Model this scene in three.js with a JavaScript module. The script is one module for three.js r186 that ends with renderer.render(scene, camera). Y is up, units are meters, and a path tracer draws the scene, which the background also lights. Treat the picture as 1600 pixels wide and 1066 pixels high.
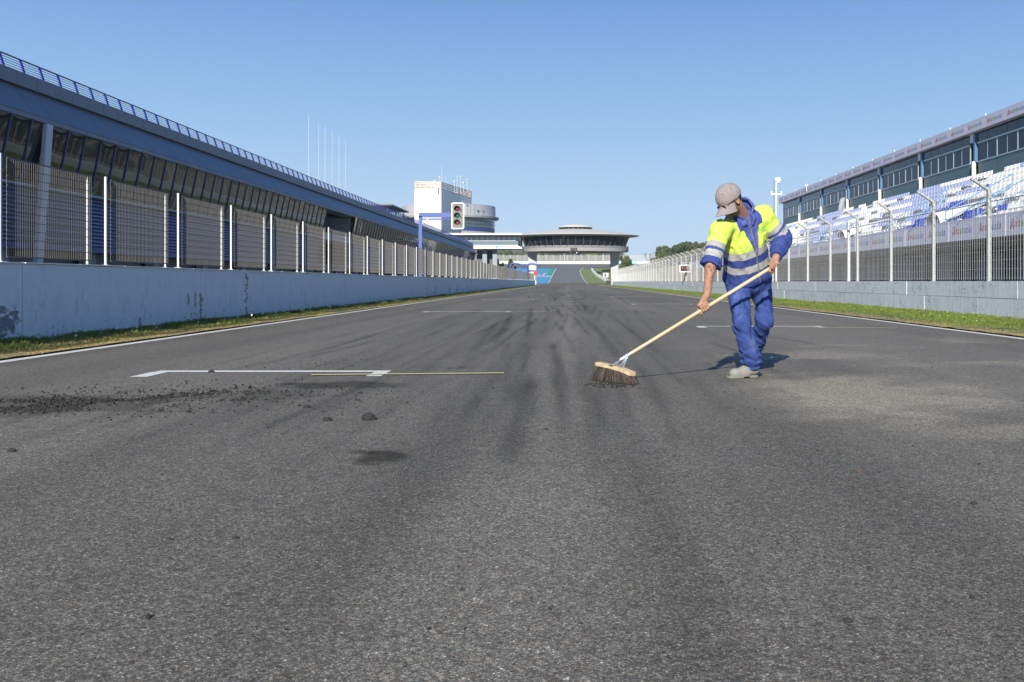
import * as THREE from 'three';
import { mergeGeometries } from 'three/addons/utils/BufferGeometryUtils.js';

// ───────────── camera, sky, sun, exposure ─────────────
const F = 1500, HC = 0.82, VX = 888, VY = 440;            // focal length in photo pixels, eye height, vanishing point
const scene = new THREE.Scene();
const camera = new THREE.PerspectiveCamera(2 * Math.atan(533 / F) * 180 / Math.PI, 1600 / 1066, 0.1, 6000);
camera.position.set(0, HC, 0);
camera.lookAt(0, HC, -100);
camera.setViewOffset(1600, 1066, 800 - VX, 533 - VY, 1600, 1066);
const renderer = new THREE.WebGLRenderer({ antialias: true });
renderer.toneMapping = THREE.LinearToneMapping;
renderer.toneMappingExposure = 1.42;
renderer.shadowMap.enabled = true;
const SUN = new THREE.Vector3(-0.225, 0.530, 0.818).normalize();
{
  const W = 512, H = 256, d = new Float32Array(W * H * 4), v = new THREE.Vector3();
  const key = [[-90, .17, .17, .17], [-4, .34, .38, .42], [0, .50, .62, .735], [3, .435, .58, .745], [9, .275, .452, .70], [17, .135, .287, .58], [30, .085, .215, .48], [55, .055, .15, .37], [90, .045, .12, .31]];
  for (let j = 0; j < H; j++) for (let i = 0; i < W; i++) {
    const el = ((j + .5) / H - .5) * Math.PI, az = ((i + .5) / W - .5) * 2 * Math.PI;
    v.set(Math.cos(az) * Math.cos(el), Math.sin(el), Math.sin(az) * Math.cos(el));
    const e = el * 180 / Math.PI; let k = 0; while (k < key.length - 2 && e > key[k + 1][0]) k++;
    const t = Math.min(1, Math.max(0, (e - key[k][0]) / (key[k + 1][0] - key[k][0])));
    const c = Math.max(0, v.dot(SUN)), g = e > 0 ? .35 * Math.pow(c, 18) + .9 * Math.pow(c, 160) : 0;
    const o = (j * W + i) * 4;
    for (let n = 0; n < 3; n++) d[o + n] = .86 * (key[k][n + 1] * (1 - t) + key[k + 1][n + 1] * t + g * [1, .95, .86][n]);
    d[o + 3] = 1;
  }
  const tex = new THREE.DataTexture(d, W, H, THREE.RGBAFormat, THREE.FloatType);
  tex.mapping = THREE.EquirectangularReflectionMapping; tex.magFilter = tex.minFilter = THREE.LinearFilter; tex.needsUpdate = true;
  scene.background = tex; scene.environment = tex;
}
const sun = new THREE.DirectionalLight(new THREE.Color().setRGB(1, .94, .83), 5);
sun.position.copy(SUN).multiplyScalar(300); sun.target.position.set(0, 0, -60);
sun.castShadow = true; sun.shadow.mapSize.set(4096, 4096);
Object.assign(sun.shadow.camera, { left: -140, right: 140, top: 160, bottom: -160, near: 10, far: 900 });
scene.add(sun, sun.target);

// ───────────── helpers ─────────────
const V3 = (x, y, z) => new THREE.Vector3(x, y, z);
const P = (px, py, D) => V3((px - VX) * D / F, HC - (py - VY) * D / F, -D);     // a point at depth D
const clamp = (x, a, b) => x < a ? a : x > b ? b : x, lerp = (a, b, t) => a + (b - a) * t;
const sstep = (a, b, x) => { const t = clamp((x - a) / (b - a), 0, 1); return t * t * (3 - 2 * t); };
function rng(s) { return () => { s |= 0; s = s + 0x6D2B79F5 | 0; let t = Math.imul(s ^ s >>> 15, 1 | s); t = t + Math.imul(t ^ t >>> 7, 61 | t) ^ t; return ((t ^ t >>> 14) >>> 0) / 4294967296; }; }
const R0 = rng(7), RR = (a, b) => a + (b - a) * R0();
const h3 = (x, y, z) => { let n = Math.imul(x, 374761393) + Math.imul(y, 668265263) + Math.imul(z, 2147483647 - 1274126177) | 0; n = Math.imul(n ^ n >>> 13, 1274126177); return ((n ^ n >>> 16) >>> 0) / 4294967296; };
function noise3(x, y, z) {
  const X = Math.floor(x), Y = Math.floor(y), Z = Math.floor(z); let a = x - X, b = y - Y, c = z - Z;
  a = a * a * (3 - 2 * a); b = b * b * (3 - 2 * b); c = c * c * (3 - 2 * c);
  const q = (i, j, k) => h3(X + i, Y + j, Z + k);
  return lerp(lerp(lerp(q(0, 0, 0), q(1, 0, 0), a), lerp(q(0, 1, 0), q(1, 1, 0), a), b), lerp(lerp(q(0, 0, 1), q(1, 0, 1), a), lerp(q(0, 1, 1), q(1, 1, 1), a), b), c);
}
const fbm = (x, y, z = 0, o = 4) => { let s = 0, a = .5, n = 0; for (let i = 0; i < o; i++) { s += a * noise3(x, y, z + i * 17); n += a; a *= .5; x *= 2.03; y *= 2.03; z *= 2.03; } return s / n; };
const rgb = (r, g, b) => new THREE.Color().setRGB(r, g, b);
const mat = (c, rough = .7, metal = 0, more = {}) => new THREE.MeshStandardMaterial({ color: rgb(...c), roughness: rough, metalness: metal, side: THREE.DoubleSide, ...more });
const phys = (c, rough, more = {}) => new THREE.MeshPhysicalMaterial({ color: rgb(...c), roughness: rough, side: THREE.DoubleSide, ...more });
const used = {};
function numbered(n) { const k = used[n] = (used[n] ?? -1) + 1; return k ? n + '_' + String(k).padStart(3, '0') : n; }
function part(parent, name, geo, m, x = 0, y = 0, z = 0, sx = 1, sy = 1, sz = 1) {
  const o = new THREE.Mesh(geo, m); o.name = name; o.position.set(x, y, z); o.scale.set(sx, sy, sz);
  o.castShadow = o.receiveShadow = true; parent.add(o); return o;
}
function thing(name, label, category, base = [0, 0, 0], group) {
  const o = new THREE.Group(); o.name = numbered(name); o.userData = { label, category }; if (group) o.userData.group = group;
  o.userData.base = undefined; delete o.userData.base; o.basePoint = V3(...base); scene.add(o); return o;
}
function settle(o) { for (const c of o.children) c.position.sub(o.basePoint); o.position.copy(o.basePoint); return o; }   // parts were laid out in world space
function single(name, geo, m, label, category, base, group) {
  const o = new THREE.Mesh(geo, m); o.name = numbered(name); o.userData = { label, category }; if (group) o.userData.group = group;
  if (base) { geo.translate(-base[0], -base[1], -base[2]); o.position.set(...base); }
  o.castShadow = o.receiveShadow = true; scene.add(o); return o;
}
function struct(name, geo, m, label) { const o = new THREE.Mesh(geo, m); o.name = name; o.userData = { kind: 'structure', label, category: label.split('|')[1] }; o.userData.label = label.split('|')[0]; o.castShadow = o.receiveShadow = true; scene.add(o); return o; }
const UNIT = new THREE.BoxGeometry(1, 1, 1);
const bx = (x0, x1, y0, y1, z0, z1) => new THREE.BoxGeometry(Math.abs(x1 - x0), Math.abs(y1 - y0), Math.abs(z1 - z0)).translate((x0 + x1) / 2, (y0 + y1) / 2, (z0 + z1) / 2);
const pbox = (par, name, m, x0, x1, y0, y1, z0, z1) => part(par, name, UNIT, m, (x0 + x1) / 2, (y0 + y1) / 2, (z0 + z1) / 2, Math.abs(x1 - x0), Math.abs(y1 - y0), Math.abs(z1 - z0));
function beam(a, b, w, h = w, up = V3(0, 1, 0)) {
  const d = b.clone().sub(a), L = d.length(), z = d.normalize(); let x = new THREE.Vector3().crossVectors(up, z); if (x.lengthSq() < 1e-6) x.set(1, 0, 0); x.normalize();
  const y = new THREE.Vector3().crossVectors(z, x), m = new THREE.Matrix4().makeBasis(x, y, z).setPosition(a.clone().add(b).multiplyScalar(.5));
  return new THREE.BoxGeometry(w, h, L).applyMatrix4(m);
}
function rod(a, b, r1, r2 = r1, n = 8) {
  const d = b.clone().sub(a), g = new THREE.CylinderGeometry(r2, r1, d.length(), n);
  g.applyQuaternion(new THREE.Quaternion().setFromUnitVectors(V3(0, 1, 0), d.clone().normalize()));
  return g.translate((a.x + b.x) / 2, (a.y + b.y) / 2, (a.z + b.z) / 2);
}
const tube = (pts, r, n = 24, s = 6) => new THREE.TubeGeometry(new THREE.CatmullRomCurve3(pts), n, r, s);
const merge = (l) => mergeGeometries(l.map((g) => { g = g.index ? g.toNonIndexed() : g; return g; }), false);
function sheet(pos, idx, uv, col) {
  const g = new THREE.BufferGeometry(); g.setAttribute('position', new THREE.Float32BufferAttribute(pos, 3));
  if (uv) g.setAttribute('uv', new THREE.Float32BufferAttribute(uv, 2)); if (col) g.setAttribute('color', new THREE.Float32BufferAttribute(col, 3));
  g.setIndex(idx); g.computeVertexNormals(); return g;
}
function gridSheet(nu, nv, fn, flip) {                      // fn(i, j) -> [x, y, z, u, v, r, g, b]
  const p = [], uv = [], c = [], ix = []; let hasC = false;
  for (let j = 0; j <= nv; j++) for (let i = 0; i <= nu; i++) { const q = fn(i, j); p.push(q[0], q[1], q[2]); uv.push(q[3] ?? 0, q[4] ?? 0); if (q.length > 5) { hasC = true; c.push(q[5], q[6], q[7]); } }
  for (let j = 0; j < nv; j++) for (let i = 0; i < nu; i++) { const a = j * (nu + 1) + i, b = a + 1, d = a + nu + 1, e = d + 1; flip ? ix.push(a, d, b, b, d, e) : ix.push(a, b, d, b, e, d); }
  return sheet(p, ix, uv, hasC ? c : null);
}
function dataTex(W, H, fn, srgb = true, rep = true) {
  const d = new Uint8Array(W * H * 4);
  for (let j = 0; j < H; j++) for (let i = 0; i < W; i++) { const q = fn(i, j), o = (j * W + i) * 4; d[o] = clamp(q[0], 0, 1) * 255; d[o + 1] = clamp(q[1], 0, 1) * 255; d[o + 2] = clamp(q[2], 0, 1) * 255; d[o + 3] = 255; }
  const t = new THREE.DataTexture(d, W, H); t.magFilter = THREE.LinearFilter; t.minFilter = THREE.LinearMipmapLinearFilter; t.generateMipmaps = true;
  if (rep) t.wrapS = t.wrapT = THREE.RepeatWrapping; if (srgb) t.colorSpace = THREE.SRGBColorSpace; t.needsUpdate = true; return t;
}
// noise that tiles
function pnoise(x, y, px, py, s) { const X = Math.floor(x), Y = Math.floor(y); let a = x - X, b = y - Y; a = a * a * (3 - 2 * a); b = b * b * (3 - 2 * b); const m = (v, p) => ((v % p) + p) % p; const q = (i, j) => h3(m(X + i, px), m(Y + j, py), s); return lerp(lerp(q(0, 0), q(1, 0), a), lerp(q(0, 1), q(1, 1), a), b); }

// ───────────── textures ─────────────
const AN = 2048, AC = 560;                                  // asphalt tile: 3 m, stones about 5 mm
const aspH = new Float32Array(AN * AN), aspC = new Float32Array(AN * AN);
{
  for (let j = 0; j < AN; j++) for (let i = 0; i < AN; i++) {
    const x = i / AN * AC, y = j / AN * AC, X = Math.floor(x), Y = Math.floor(y); let b = 9, b2 = 9, id = 0;
    for (let v = -1; v <= 1; v++) for (let u = -1; u <= 1; u++) {
      const cx = ((X + u) % AC + AC) % AC, cy = ((Y + v) % AC + AC) % AC, q = h3(cx, cy, 1);
      const dx = X + u + q - x, dy = Y + v + ((q * 977.13) % 1) - y, s = dx * dx + dy * dy;
      if (s < b) { b2 = b; b = s; id = cy * AC + cx; } else if (s < b2) b2 = s;
    }
    const e = Math.sqrt(b2) - Math.sqrt(b), r = h3(id, 5, 9), r2 = h3(id, 8, 2), k = j * AN + i;
    aspH[k] = clamp(sstep(0, .42, e) * (.35 + .65 * r2), 0, 1);
    aspC[k] = (.30 + .70 * sstep(0, .4, e)) * (.42 + .58 * r * r) * (r2 > .972 ? 2.0 : 1) * (.72 + .56 * pnoise(i / AN * 260, j / AN * 260, 260, 260, 3)) * (.93 + .14 * pnoise(i / AN * 90, j / AN * 90, 90, 90, 6));
  }
}
const asphaltMap = dataTex(AN, AN, (i, j) => { const k = j * AN + i, c = Math.sqrt(clamp(aspC[k] * .62, 0, 1)), w = pnoise(i / AN * 300, j / AN * 300, 300, 300, 11) - .5; return [c * (1 + .05 * w), c * (1 - .005 * w), c * (1 - .06 * w)]; });
const asphaltBump = dataTex(1024, 1024, (i, j) => { const k = j * 2 * AN + i * 2, h = (aspH[k] + aspH[k + 1] + aspH[k + AN] + aspH[k + AN + 1]) / 4; return [h, h, h]; }, false);
const grainTex = dataTex(512, 512, (i, j) => { const n = .55 * pnoise(i / 8, j / 8, 64, 64, 1) + .3 * pnoise(i / 3, j / 3, 171, 171, 2) + .15 * h3(i, j, 4), c = .86 + .2 * (n - .5); return [c, c, c]; });
const grainBump = dataTex(512, 512, (i, j) => { const n = .5 * pnoise(i / 6, j / 6, 85, 85, 6) + .5 * pnoise(i / 2, j / 2, 256, 256, 7); return [n, n, n]; }, false);
function canvasTex(w, h, draw) { const c = document.createElement('canvas'); c.width = w; c.height = h; draw(c.getContext('2d'), w, h); const t = new THREE.CanvasTexture(c); t.colorSpace = THREE.SRGBColorSpace; t.magFilter = THREE.LinearFilter; return t; }
const rep = (t, a, b) => { const c = t.clone(); c.repeat.set(a, b); c.needsUpdate = true; return c; };

// ───────────── terrain ─────────────
const HK = [[-400, 0], [212, 0], [222, -.12], [252, -1.9], [270, -1.7], [300, .12], [440, 7.27], [520, 10.5], [640, 13], [700, 17], [770, 24.6], [960, 34.5], [1200, 37], [4000, 37]];
function Hd(D) { let k = 0; while (k < HK.length - 2 && D > HK[k + 1][0]) k++; const [a, p] = HK[k], [b, q] = HK[k + 1]; return lerp(p, q, clamp((D - a) / (b - a), 0, 1)); }
function terr(x, D) { const far = sstep(560, 700, D), right = sstep(.045, .09, x / Math.max(D, 1)); return Hd(D) * (1 - far * right * .82); }
function hitD(py) { let a = 292, b = 545; for (let i = 0; i < 50; i++) { const m = (a + b) / 2, y = VY - (Hd(m) - HC) * F / m; y > py ? a = m : b = m; } return (a + b) / 2; }
const onHill = (px, py, up = 0) => { const D = hitD(py), x = (px - VX) * D / F; return V3(x, terr(x, D) + up, -D); };
{
  const Ds = []; for (let D = -60; D < 205; D += 20) Ds.push(D); for (let D = 205; D < 560; D += 5) Ds.push(D); for (let D = 560; D < 1250; D += 15) Ds.push(D); Ds.push(1500, 2200, 4000);
  const Xs = []; for (let i = -40; i <= 40; i++) Xs.push(Math.sign(i) * (Math.abs(i) * 2 + Math.pow(Math.abs(i) / 40, 4) * 1800));
  const g = gridSheet(Xs.length - 1, Ds.length - 1, (i, j) => { const x = Xs[i], D = Ds[j], n = fbm(x / 9, D / 9), m = fbm(x / 40, D / 40, 5); return [x, terr(x, D) - .06, -D, x, D, lerp(.13, .20, n) * (.8 + .4 * m), lerp(.12, .165, n), lerp(.06, .10, n)]; });
  struct('ground', g, mat([1, 1, 1], 1, 0, { vertexColors: true, map: rep(grainTex, .4, .4) }), 'dry grassy ground around the circuit|ground');
}

// ───────────── race track ─────────────
const XL = -5.69, XR = 6.42, WL = -6.94, WR = 9.26;
const streaks = [];
{
  const r = rng(41);
  for (let i = 0; i < 320; i++) { const D = 6 + 75 * Math.pow(r(), 1.5), L = (1.2 + 6 * r() * r()) * (.5 + D / 16); streaks.push({ D, L, x: (r() + r() - 1) * 3.4 - .55, s: (r() - .5) * .10, w: .024 + .03 * r(), a: .14 + .42 * r() * r() }); }
  const S = (x0, y0, x1, y1, w, a) => { const D0 = HC * F / (y0 - VY), D1 = HC * F / (y1 - VY), X0 = (x0 - VX) * D0 / F, X1 = (x1 - VX) * D1 / F; streaks.push({ D: (D0 + D1) / 2, L: Math.abs(D1 - D0), x: (X0 + X1) / 2, s: (X1 - X0) / (D1 - D0), w, a }); };
  S(832, 590, 786, 730, .11, .50); S(864, 535, 881, 630, .08, .5); S(905, 560, 940, 760, .07, .25); S(870, 620, 868, 760, .12, .2); S(600, 520, 400, 572, .05, .35); S(640, 505, 470, 560, .04, .3); S(780, 500, 730, 560, .06, .35); S(800, 490, 770, 540, .07, .4); S(830, 480, 822, 530, .06, .45); S(920, 500, 980, 570, .06, .35); S(950, 490, 1040, 560, .05, .35); S(725, 572, 708, 578, .1, .4); S(660, 500, 590, 527, .05, .2); S(1160, 520, 1340, 548, .06, .3); S(1240, 590, 1420, 640, .1, .22);
}
function roadTone(x, D) {
  const z = -D;
  const n1 = fbm(x * .55 + 3, D * .05, 1, 3), n2 = fbm(x * 2.3, D * .05, 7, 3), n3 = fbm(x * 1.1, D * .5, 13, 4), n4 = fbm(x * 9, D * 6, 21, 2);
  let k = 1 + .50 * (n1 - .5) + .42 * (n2 - .5) + .16 * (n3 - .5) + .10 * (n4 - .5);
  const worn = Math.exp(-Math.pow((x + .10 - .06 * noise3(D * .3, 1, 1)) / .25, 2)) * .28 + Math.exp(-Math.pow((x - 2.5) / .9, 2)) * .06;      // traffic polished lanes
  const rubber = Math.exp(-Math.pow((x + .55 + .06 * Math.sin(D * .3)) / .32, 2)) * sstep(1.5, 5, D) * (1 - sstep(12, 26, D)) * .22 + Math.exp(-Math.pow((x - .31) / .15, 2)) * .26 * (1 - sstep(7, 14, D)) + Math.exp(-Math.pow((x - 1.15) / .3, 2)) * .12 * (1 - sstep(4, 7, D)) + Math.exp(-Math.pow((x + .62) / .16, 2)) * .16 * (1 - sstep(5, 9, D)) + Math.exp(-Math.pow((x + 1.25) / .22, 2)) * .10;
  k += worn - rubber * (.5 + n2);
  k *= lerp(1, .86, sstep(30, 120, D) * sstep(.35, .7, fbm(x * .8, D * .02, 31, 3)));
  let r = k, g = k, b = k;
  for (const s of streaks) { const dd = D - s.D; if (Math.abs(dd) > s.L) continue; const q = Math.abs(x - s.x - s.s * dd) / s.w; if (q > 2.2) continue; const e = s.a * Math.exp(-q * q) * sstep(1, .5, Math.abs(dd) / (s.L * .6)) * (.5 + .9 * noise3(x * 16, D * .9, 3)); r *= 1 - e; g *= 1 - e; b *= 1 - e; }
  // pale dust left by the sweeping, right of the sweeper
  const ex = (x - 2.2 - (D - 7) * .12) / .85, ez = (D - 7.0) / 1.05, du = sstep(.10, .62, Math.exp(-(ex * ex + ez * ez * .7)) * (.05 + 1.75 * fbm(x * 1.5 + D * .7, D * 2.2 - x * 1.2, 2))) * (.6 + .7 * fbm(x * 7, D * 5, 5, 3));
  const d2 = sstep(.53, .72, fbm(x * .5 - D * .22, D * .75, 3, 4)) * sstep(.8, 2.4, x) * (1 - sstep(5.2, 6.1, x)) * sstep(3.2, 6, D) * (1 - sstep(13, 18, D));
  const d = clamp(du * .95 + d2 * .65, 0, 1) * .7; r = lerp(r, 2.4, d); g = lerp(g, 2.32, d); b = lerp(b, 2.15, d);
  // oil stain, loose dirt smear, dirt under the rubble
  const st = (X, Dc, wx, wd, a, f) => { const q = Math.pow((x - X) / wx, 2) + Math.pow((D - Dc) / wd, 2); if (q > 4) return; const e = a * sstep(.32, .62, Math.exp(-q) * (.35 + 1.1 * fbm(x * f, D * f, 9))); r *= 1 - e * .92; g *= 1 - e * .93; b *= 1 - e; };
  st(-.87, 4.47, .15, .20, .72, 14); st(-.98, 4.62, .09, .07, .6, 18); st(-1.78, 7.62, .62, .34, .62, 7); st(-3.6, 6.35, 1.25, .75, .45, 5); st(-2.3, 6.9, .7, .4, .25, 9);
  return [r, g, b];
}
{
  const nD = 720, nx = 300, D0 = 1.2, D1 = 221, gx0 = XL - .28, gx1 = XR + .28, q = Math.log(D1 / D0);
  const g = gridSheet(nx, nD, (i, j) => { const D = D0 * Math.exp(q * j / nD), x = lerp(gx0, gx1, i / nx), c = roadTone(x, D), A = .51; return [x, terr(x, D), -D, x / 3, D / 3, A * c[0] * 1.095, A * c[1] * .995, A * c[2] * .835]; });
  const m = phys([1, 1, 1], .9, { vertexColors: true, map: asphaltMap, bumpMap: asphaltBump, bumpScale: .0022, specularIntensity: .45 });
  struct('race_track', g, m, 'grey grainy asphalt of the start straight with rubber streaks|track');
  const g2 = gridSheet(12, 30, (i, j) => { const D = -60 + 61.2 * j / 30, x = lerp(gx0, gx1, i / 12); return [x, 0, -D, x / 3, D / 3, 0.55, .51, .44]; });
  struct('race_track_behind', g2, m, 'asphalt of the straight behind the viewer|track');
  const g3 = gridSheet(1, 1, (i, j) => { const x = i ? WL - .3 : -20.6, D = j ? 226 : -30; return [x, .004, -D, x / 3, D / 3, .6, .58, .55]; });
  struct('pit_lane', g3, m, 'asphalt pit lane behind the left concrete wall|pit lane');
  const g4 = gridSheet(1, 1, (i, j) => { const x = i ? 30 : WR + .3, D = j ? 128 : 8; return [x, .004, -D, x / 3, D / 3, .6, .58, .55]; });
  struct('service_road', g4, m, 'service strip between right wall and grandstand|road');
}
const paintTex = dataTex(512, 512, (i, j) => { const w = pnoise(i / 5, j / 5, 102, 102, 1) * .6 + pnoise(i / 2, j / 2, 256, 256, 2) * .4, c = w < .27 ? .62 : .9 + .1 * (w - .5); return [c, c, c * .985]; });
const M_white = mat([.78, .77, .74], .75, 0, { map: rep(paintTex, 1, 1), bumpMap: rep(asphaltBump, .333, .333), bumpScale: .001 });
const M_worn = mat([.72, .71, .68], .8, 0, { map: paintTex }), M_yellow = mat([.80, .72, .36], .8, 0, { map: paintTex });
const flat = (pts, y) => { const p = [], uv = []; for (const [x, D] of pts) { p.push(x, y, -D); uv.push(x, D); } const ix = []; for (let i = 1; i < pts.length - 1; i++) ix.push(0, i, i + 1); const g = sheet(p, ix, uv); const n = g.attributes.normal; if (n.getY(0) < 0) { g.setIndex(ix.reverse()); g.computeVertexNormals(); } return g; };
{
  const line = (x, w) => gridSheet(1, 60, (i, j) => { const D = 2 * Math.exp(Math.log(215 / 2) * j / 60), X = x + (i ? w : 0); return [X, .004, -D, X, D]; });
  struct('edge_line_left', line(XL - .16, .15), M_white, 'white edge line along the left grass verge|line');
  struct('edge_line_right', line(XR, .15), M_white, 'white edge line along the right grass verge|line');
  let n = 0;
  const box = (D, xa, xb, worn, legs, yl) => {
    const t = worn ? .17 : .14, l = [], m = worn ? M_worn : M_white; l.push(flat([[xa, D], [xb, D], [xb, D + t], [xa, D + t]], .004));
    if (legs) l.push(flat([[xa - .02, D - .45], [xa + .13, D - .45], [xa + .13, D - .002], [xa - .02, D - .002]], .004), flat([[xb - .13, D - .38], [xb, D - .38], [xb, D - .002], [xb - .13, D - .002]], .004));
    struct('grid_box_marking' + (n ? '_' + String(n).padStart(3, '0') : ''), merge(l), m, ['nearest white bracket of a starting grid slot, left of centre', 'worn white starting grid bracket behind the sweeper', 'worn white grid line further up the left lane', 'faded grid line far up the right lane'][Math.min(n, 3)] + '|marking');
    if (yl) struct('yellow_grid_line' + (n ? '_' + String(n).padStart(3, '0') : ''), flat([[yl[0], yl[2]], [yl[1], yl[3]], [yl[1], yl[3] + .06], [yl[0], yl[2] + .06]], .009), M_yellow, (n ? 'pale yellow starting line on the right lane' : 'thin yellow starting line on the asphalt beside the white bracket') + '|marking');
    n++;
  };
  box(8.66, -3.74, -1.62, false, true, [-2.24, -.57, 8.34, 8.50]);
  box(17.45, 2.34, 4.6, true, true, [3.9, 5.75, 17.1, 16.75]);
  for (const D of [26.1, 43.6, 61, 78.5, 96]) { box(D, -3.9, -1.55, true, true, [-2.2, -.55, D - .3, D - .2]); box(D + 8.7, 2.3, 4.5, true, true, [3.6, 5.4, D + 8.4, D + 8.3]); }
  for (const D of [34.8, 38.9]) box(D, -.9, .6, true, false);
}
// ───────────── grass verges ─────────────
{
  const soil = (a, b) => gridSheet(16, 220, (i, j) => { const D = 3 * Math.exp(Math.log(214 / 3) * j / 220), x = lerp(a, b, i / 16), n = fbm(x * 3, D * 1.5, 4), e = Math.min(Math.abs(x - XL), Math.abs(x - XR)), dry = sstep(.9, .1, e + .7 * (n - .5)); return [x, .012 + .03 * fbm(x * 4, D * 4, 8), -D, x, D, lerp(.11, .36, dry) * (.6 + .8 * n), lerp(.13, .285, dry) * (.6 + .8 * n), lerp(.03, .14, dry) * (.6 + .8 * n)]; });
  const m = mat([1, 1, 1], 1, 0, { vertexColors: true, map: rep(grainTex, 2, 2), bumpMap: rep(grainBump, 3, 3), bumpScale: .005 });
  struct('verge_left', soil(WL - .02, XL - .165), m, 'narrow grass verge at the foot of the left wall|verge');
  struct('verge_right', soil(XR + .155, WR + .05), m, 'green and straw coloured verge below the right wall|verge');
  const blade = []; { const r = rng(5); for (let i = 0; i < 5; i++) { const a = r() * 6.28, l = .35 + .5 * r(), w = .05, dx = Math.cos(a), dz = Math.sin(a), h = .7 + .5 * r(), ox = (r() - .5) * .5, oz = (r() - .5) * .5; blade.push([ox - dz * w, 0, oz + dx * w, ox + dz * w, 0, oz - dx * w, ox + dx * l * .45 + dz * w * .6, h * .65, oz + dz * l * .45 - dx * w * .6, ox + dx * l * .45 + dz * w * .6, h * .65, oz + dz * l * .45 - dx * w * .6, ox + dx * l, h, oz + dz * l, ox - dz * w, 0, oz + dx * w]); } }
  const bg = new THREE.BufferGeometry(); bg.setAttribute('position', new THREE.Float32BufferAttribute(blade.flat(), 3)); bg.computeVertexNormals();
  const gm = mat([1, 1, 1], .85);
  const grass = (name, label, a, b, N, hs, edgeX) => {
    const im = new THREE.InstancedMesh(bg, gm, N), r = rng(N), o = new THREE.Object3D(), c = new THREE.Color();
    for (let i = 0; i < N; i++) {
      const D = 8 * Math.exp(Math.log(205 / 8) * Math.pow(r(), 1.15)); let x = lerp(a, b, r());
      const e = Math.abs(x - edgeX), n = fbm(x * 2, D * 1.1, 4, 3), dry = sstep(1.0, .15, e + 1.3 * (n - .5)) * .9 + .1 * r();
      const lush = sstep(.35, 1, Math.abs(x - edgeX) / Math.abs(b - a)), s = hs * (.45 + .8 * r()) * (.5 + .8 * n) * (.55 + .8 * lush) * (1 - .4 * dry);
      o.position.set(x, .012, -D); o.rotation.set(0, r() * 6.28, 0); o.scale.set(s * 1.2, s, s * 1.2); o.updateMatrix(); im.setMatrixAt(i, o.matrix);
      const v = .6 + .8 * r(); c.setRGB(lerp(.105, .34, dry) * v, lerp(.155, .255, dry) * v, lerp(.022, .10, dry) * v); im.setColorAt(i, c);
    }
    im.name = name; im.userData = { kind: 'stuff', label, category: 'grass' }; im.castShadow = im.receiveShadow = true; scene.add(im);
  };
  grass('verge_grass', 'short grass growing along the foot of the left wall', XL - .18, WL + .02, 34000, .085, XL);
  grass('verge_grass_001', 'green and straw grass below the right concrete wall', XR + .16, WR - .02, 60000, .075, XR);
  // white daisies by the left wall, yellow ones on the right
  const fl = new THREE.IcosahedronGeometry(1, 0);
  const flowers = (name, label, N, a, b, col, s0, D0, D1) => { const im = new THREE.InstancedMesh(fl, mat(col, .8), N), r = rng(N + 3), o = new THREE.Object3D(); for (let i = 0; i < N; i++) { const D = D0 * Math.exp(Math.log(D1 / D0) * r()), cl = fbm(D * .8, 2, 3); o.position.set(lerp(a, b, r()), .07 + .08 * r(), -(D + (cl - .5) * 1.5)); const s = s0 * (.6 + .8 * r()); o.scale.set(s, s * .5, s); o.rotation.set(r(), r(), r()); o.updateMatrix(); im.setMatrixAt(i, o.matrix); } im.name = name; im.userData = { kind: 'stuff', label, category: 'flowers' }; im.castShadow = true; scene.add(im); };
  flowers('daisies', 'small white daisies along the left wall', 90, WL + .08, WL + .45, [.75, .72, .62], .024, 13, 90);
  flowers('dandelions', 'tiny yellow flowers scattered in the right verge', 110, XR + 1, WR - .2, [.6, .52, .12], .009, 13, 60);
}

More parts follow.
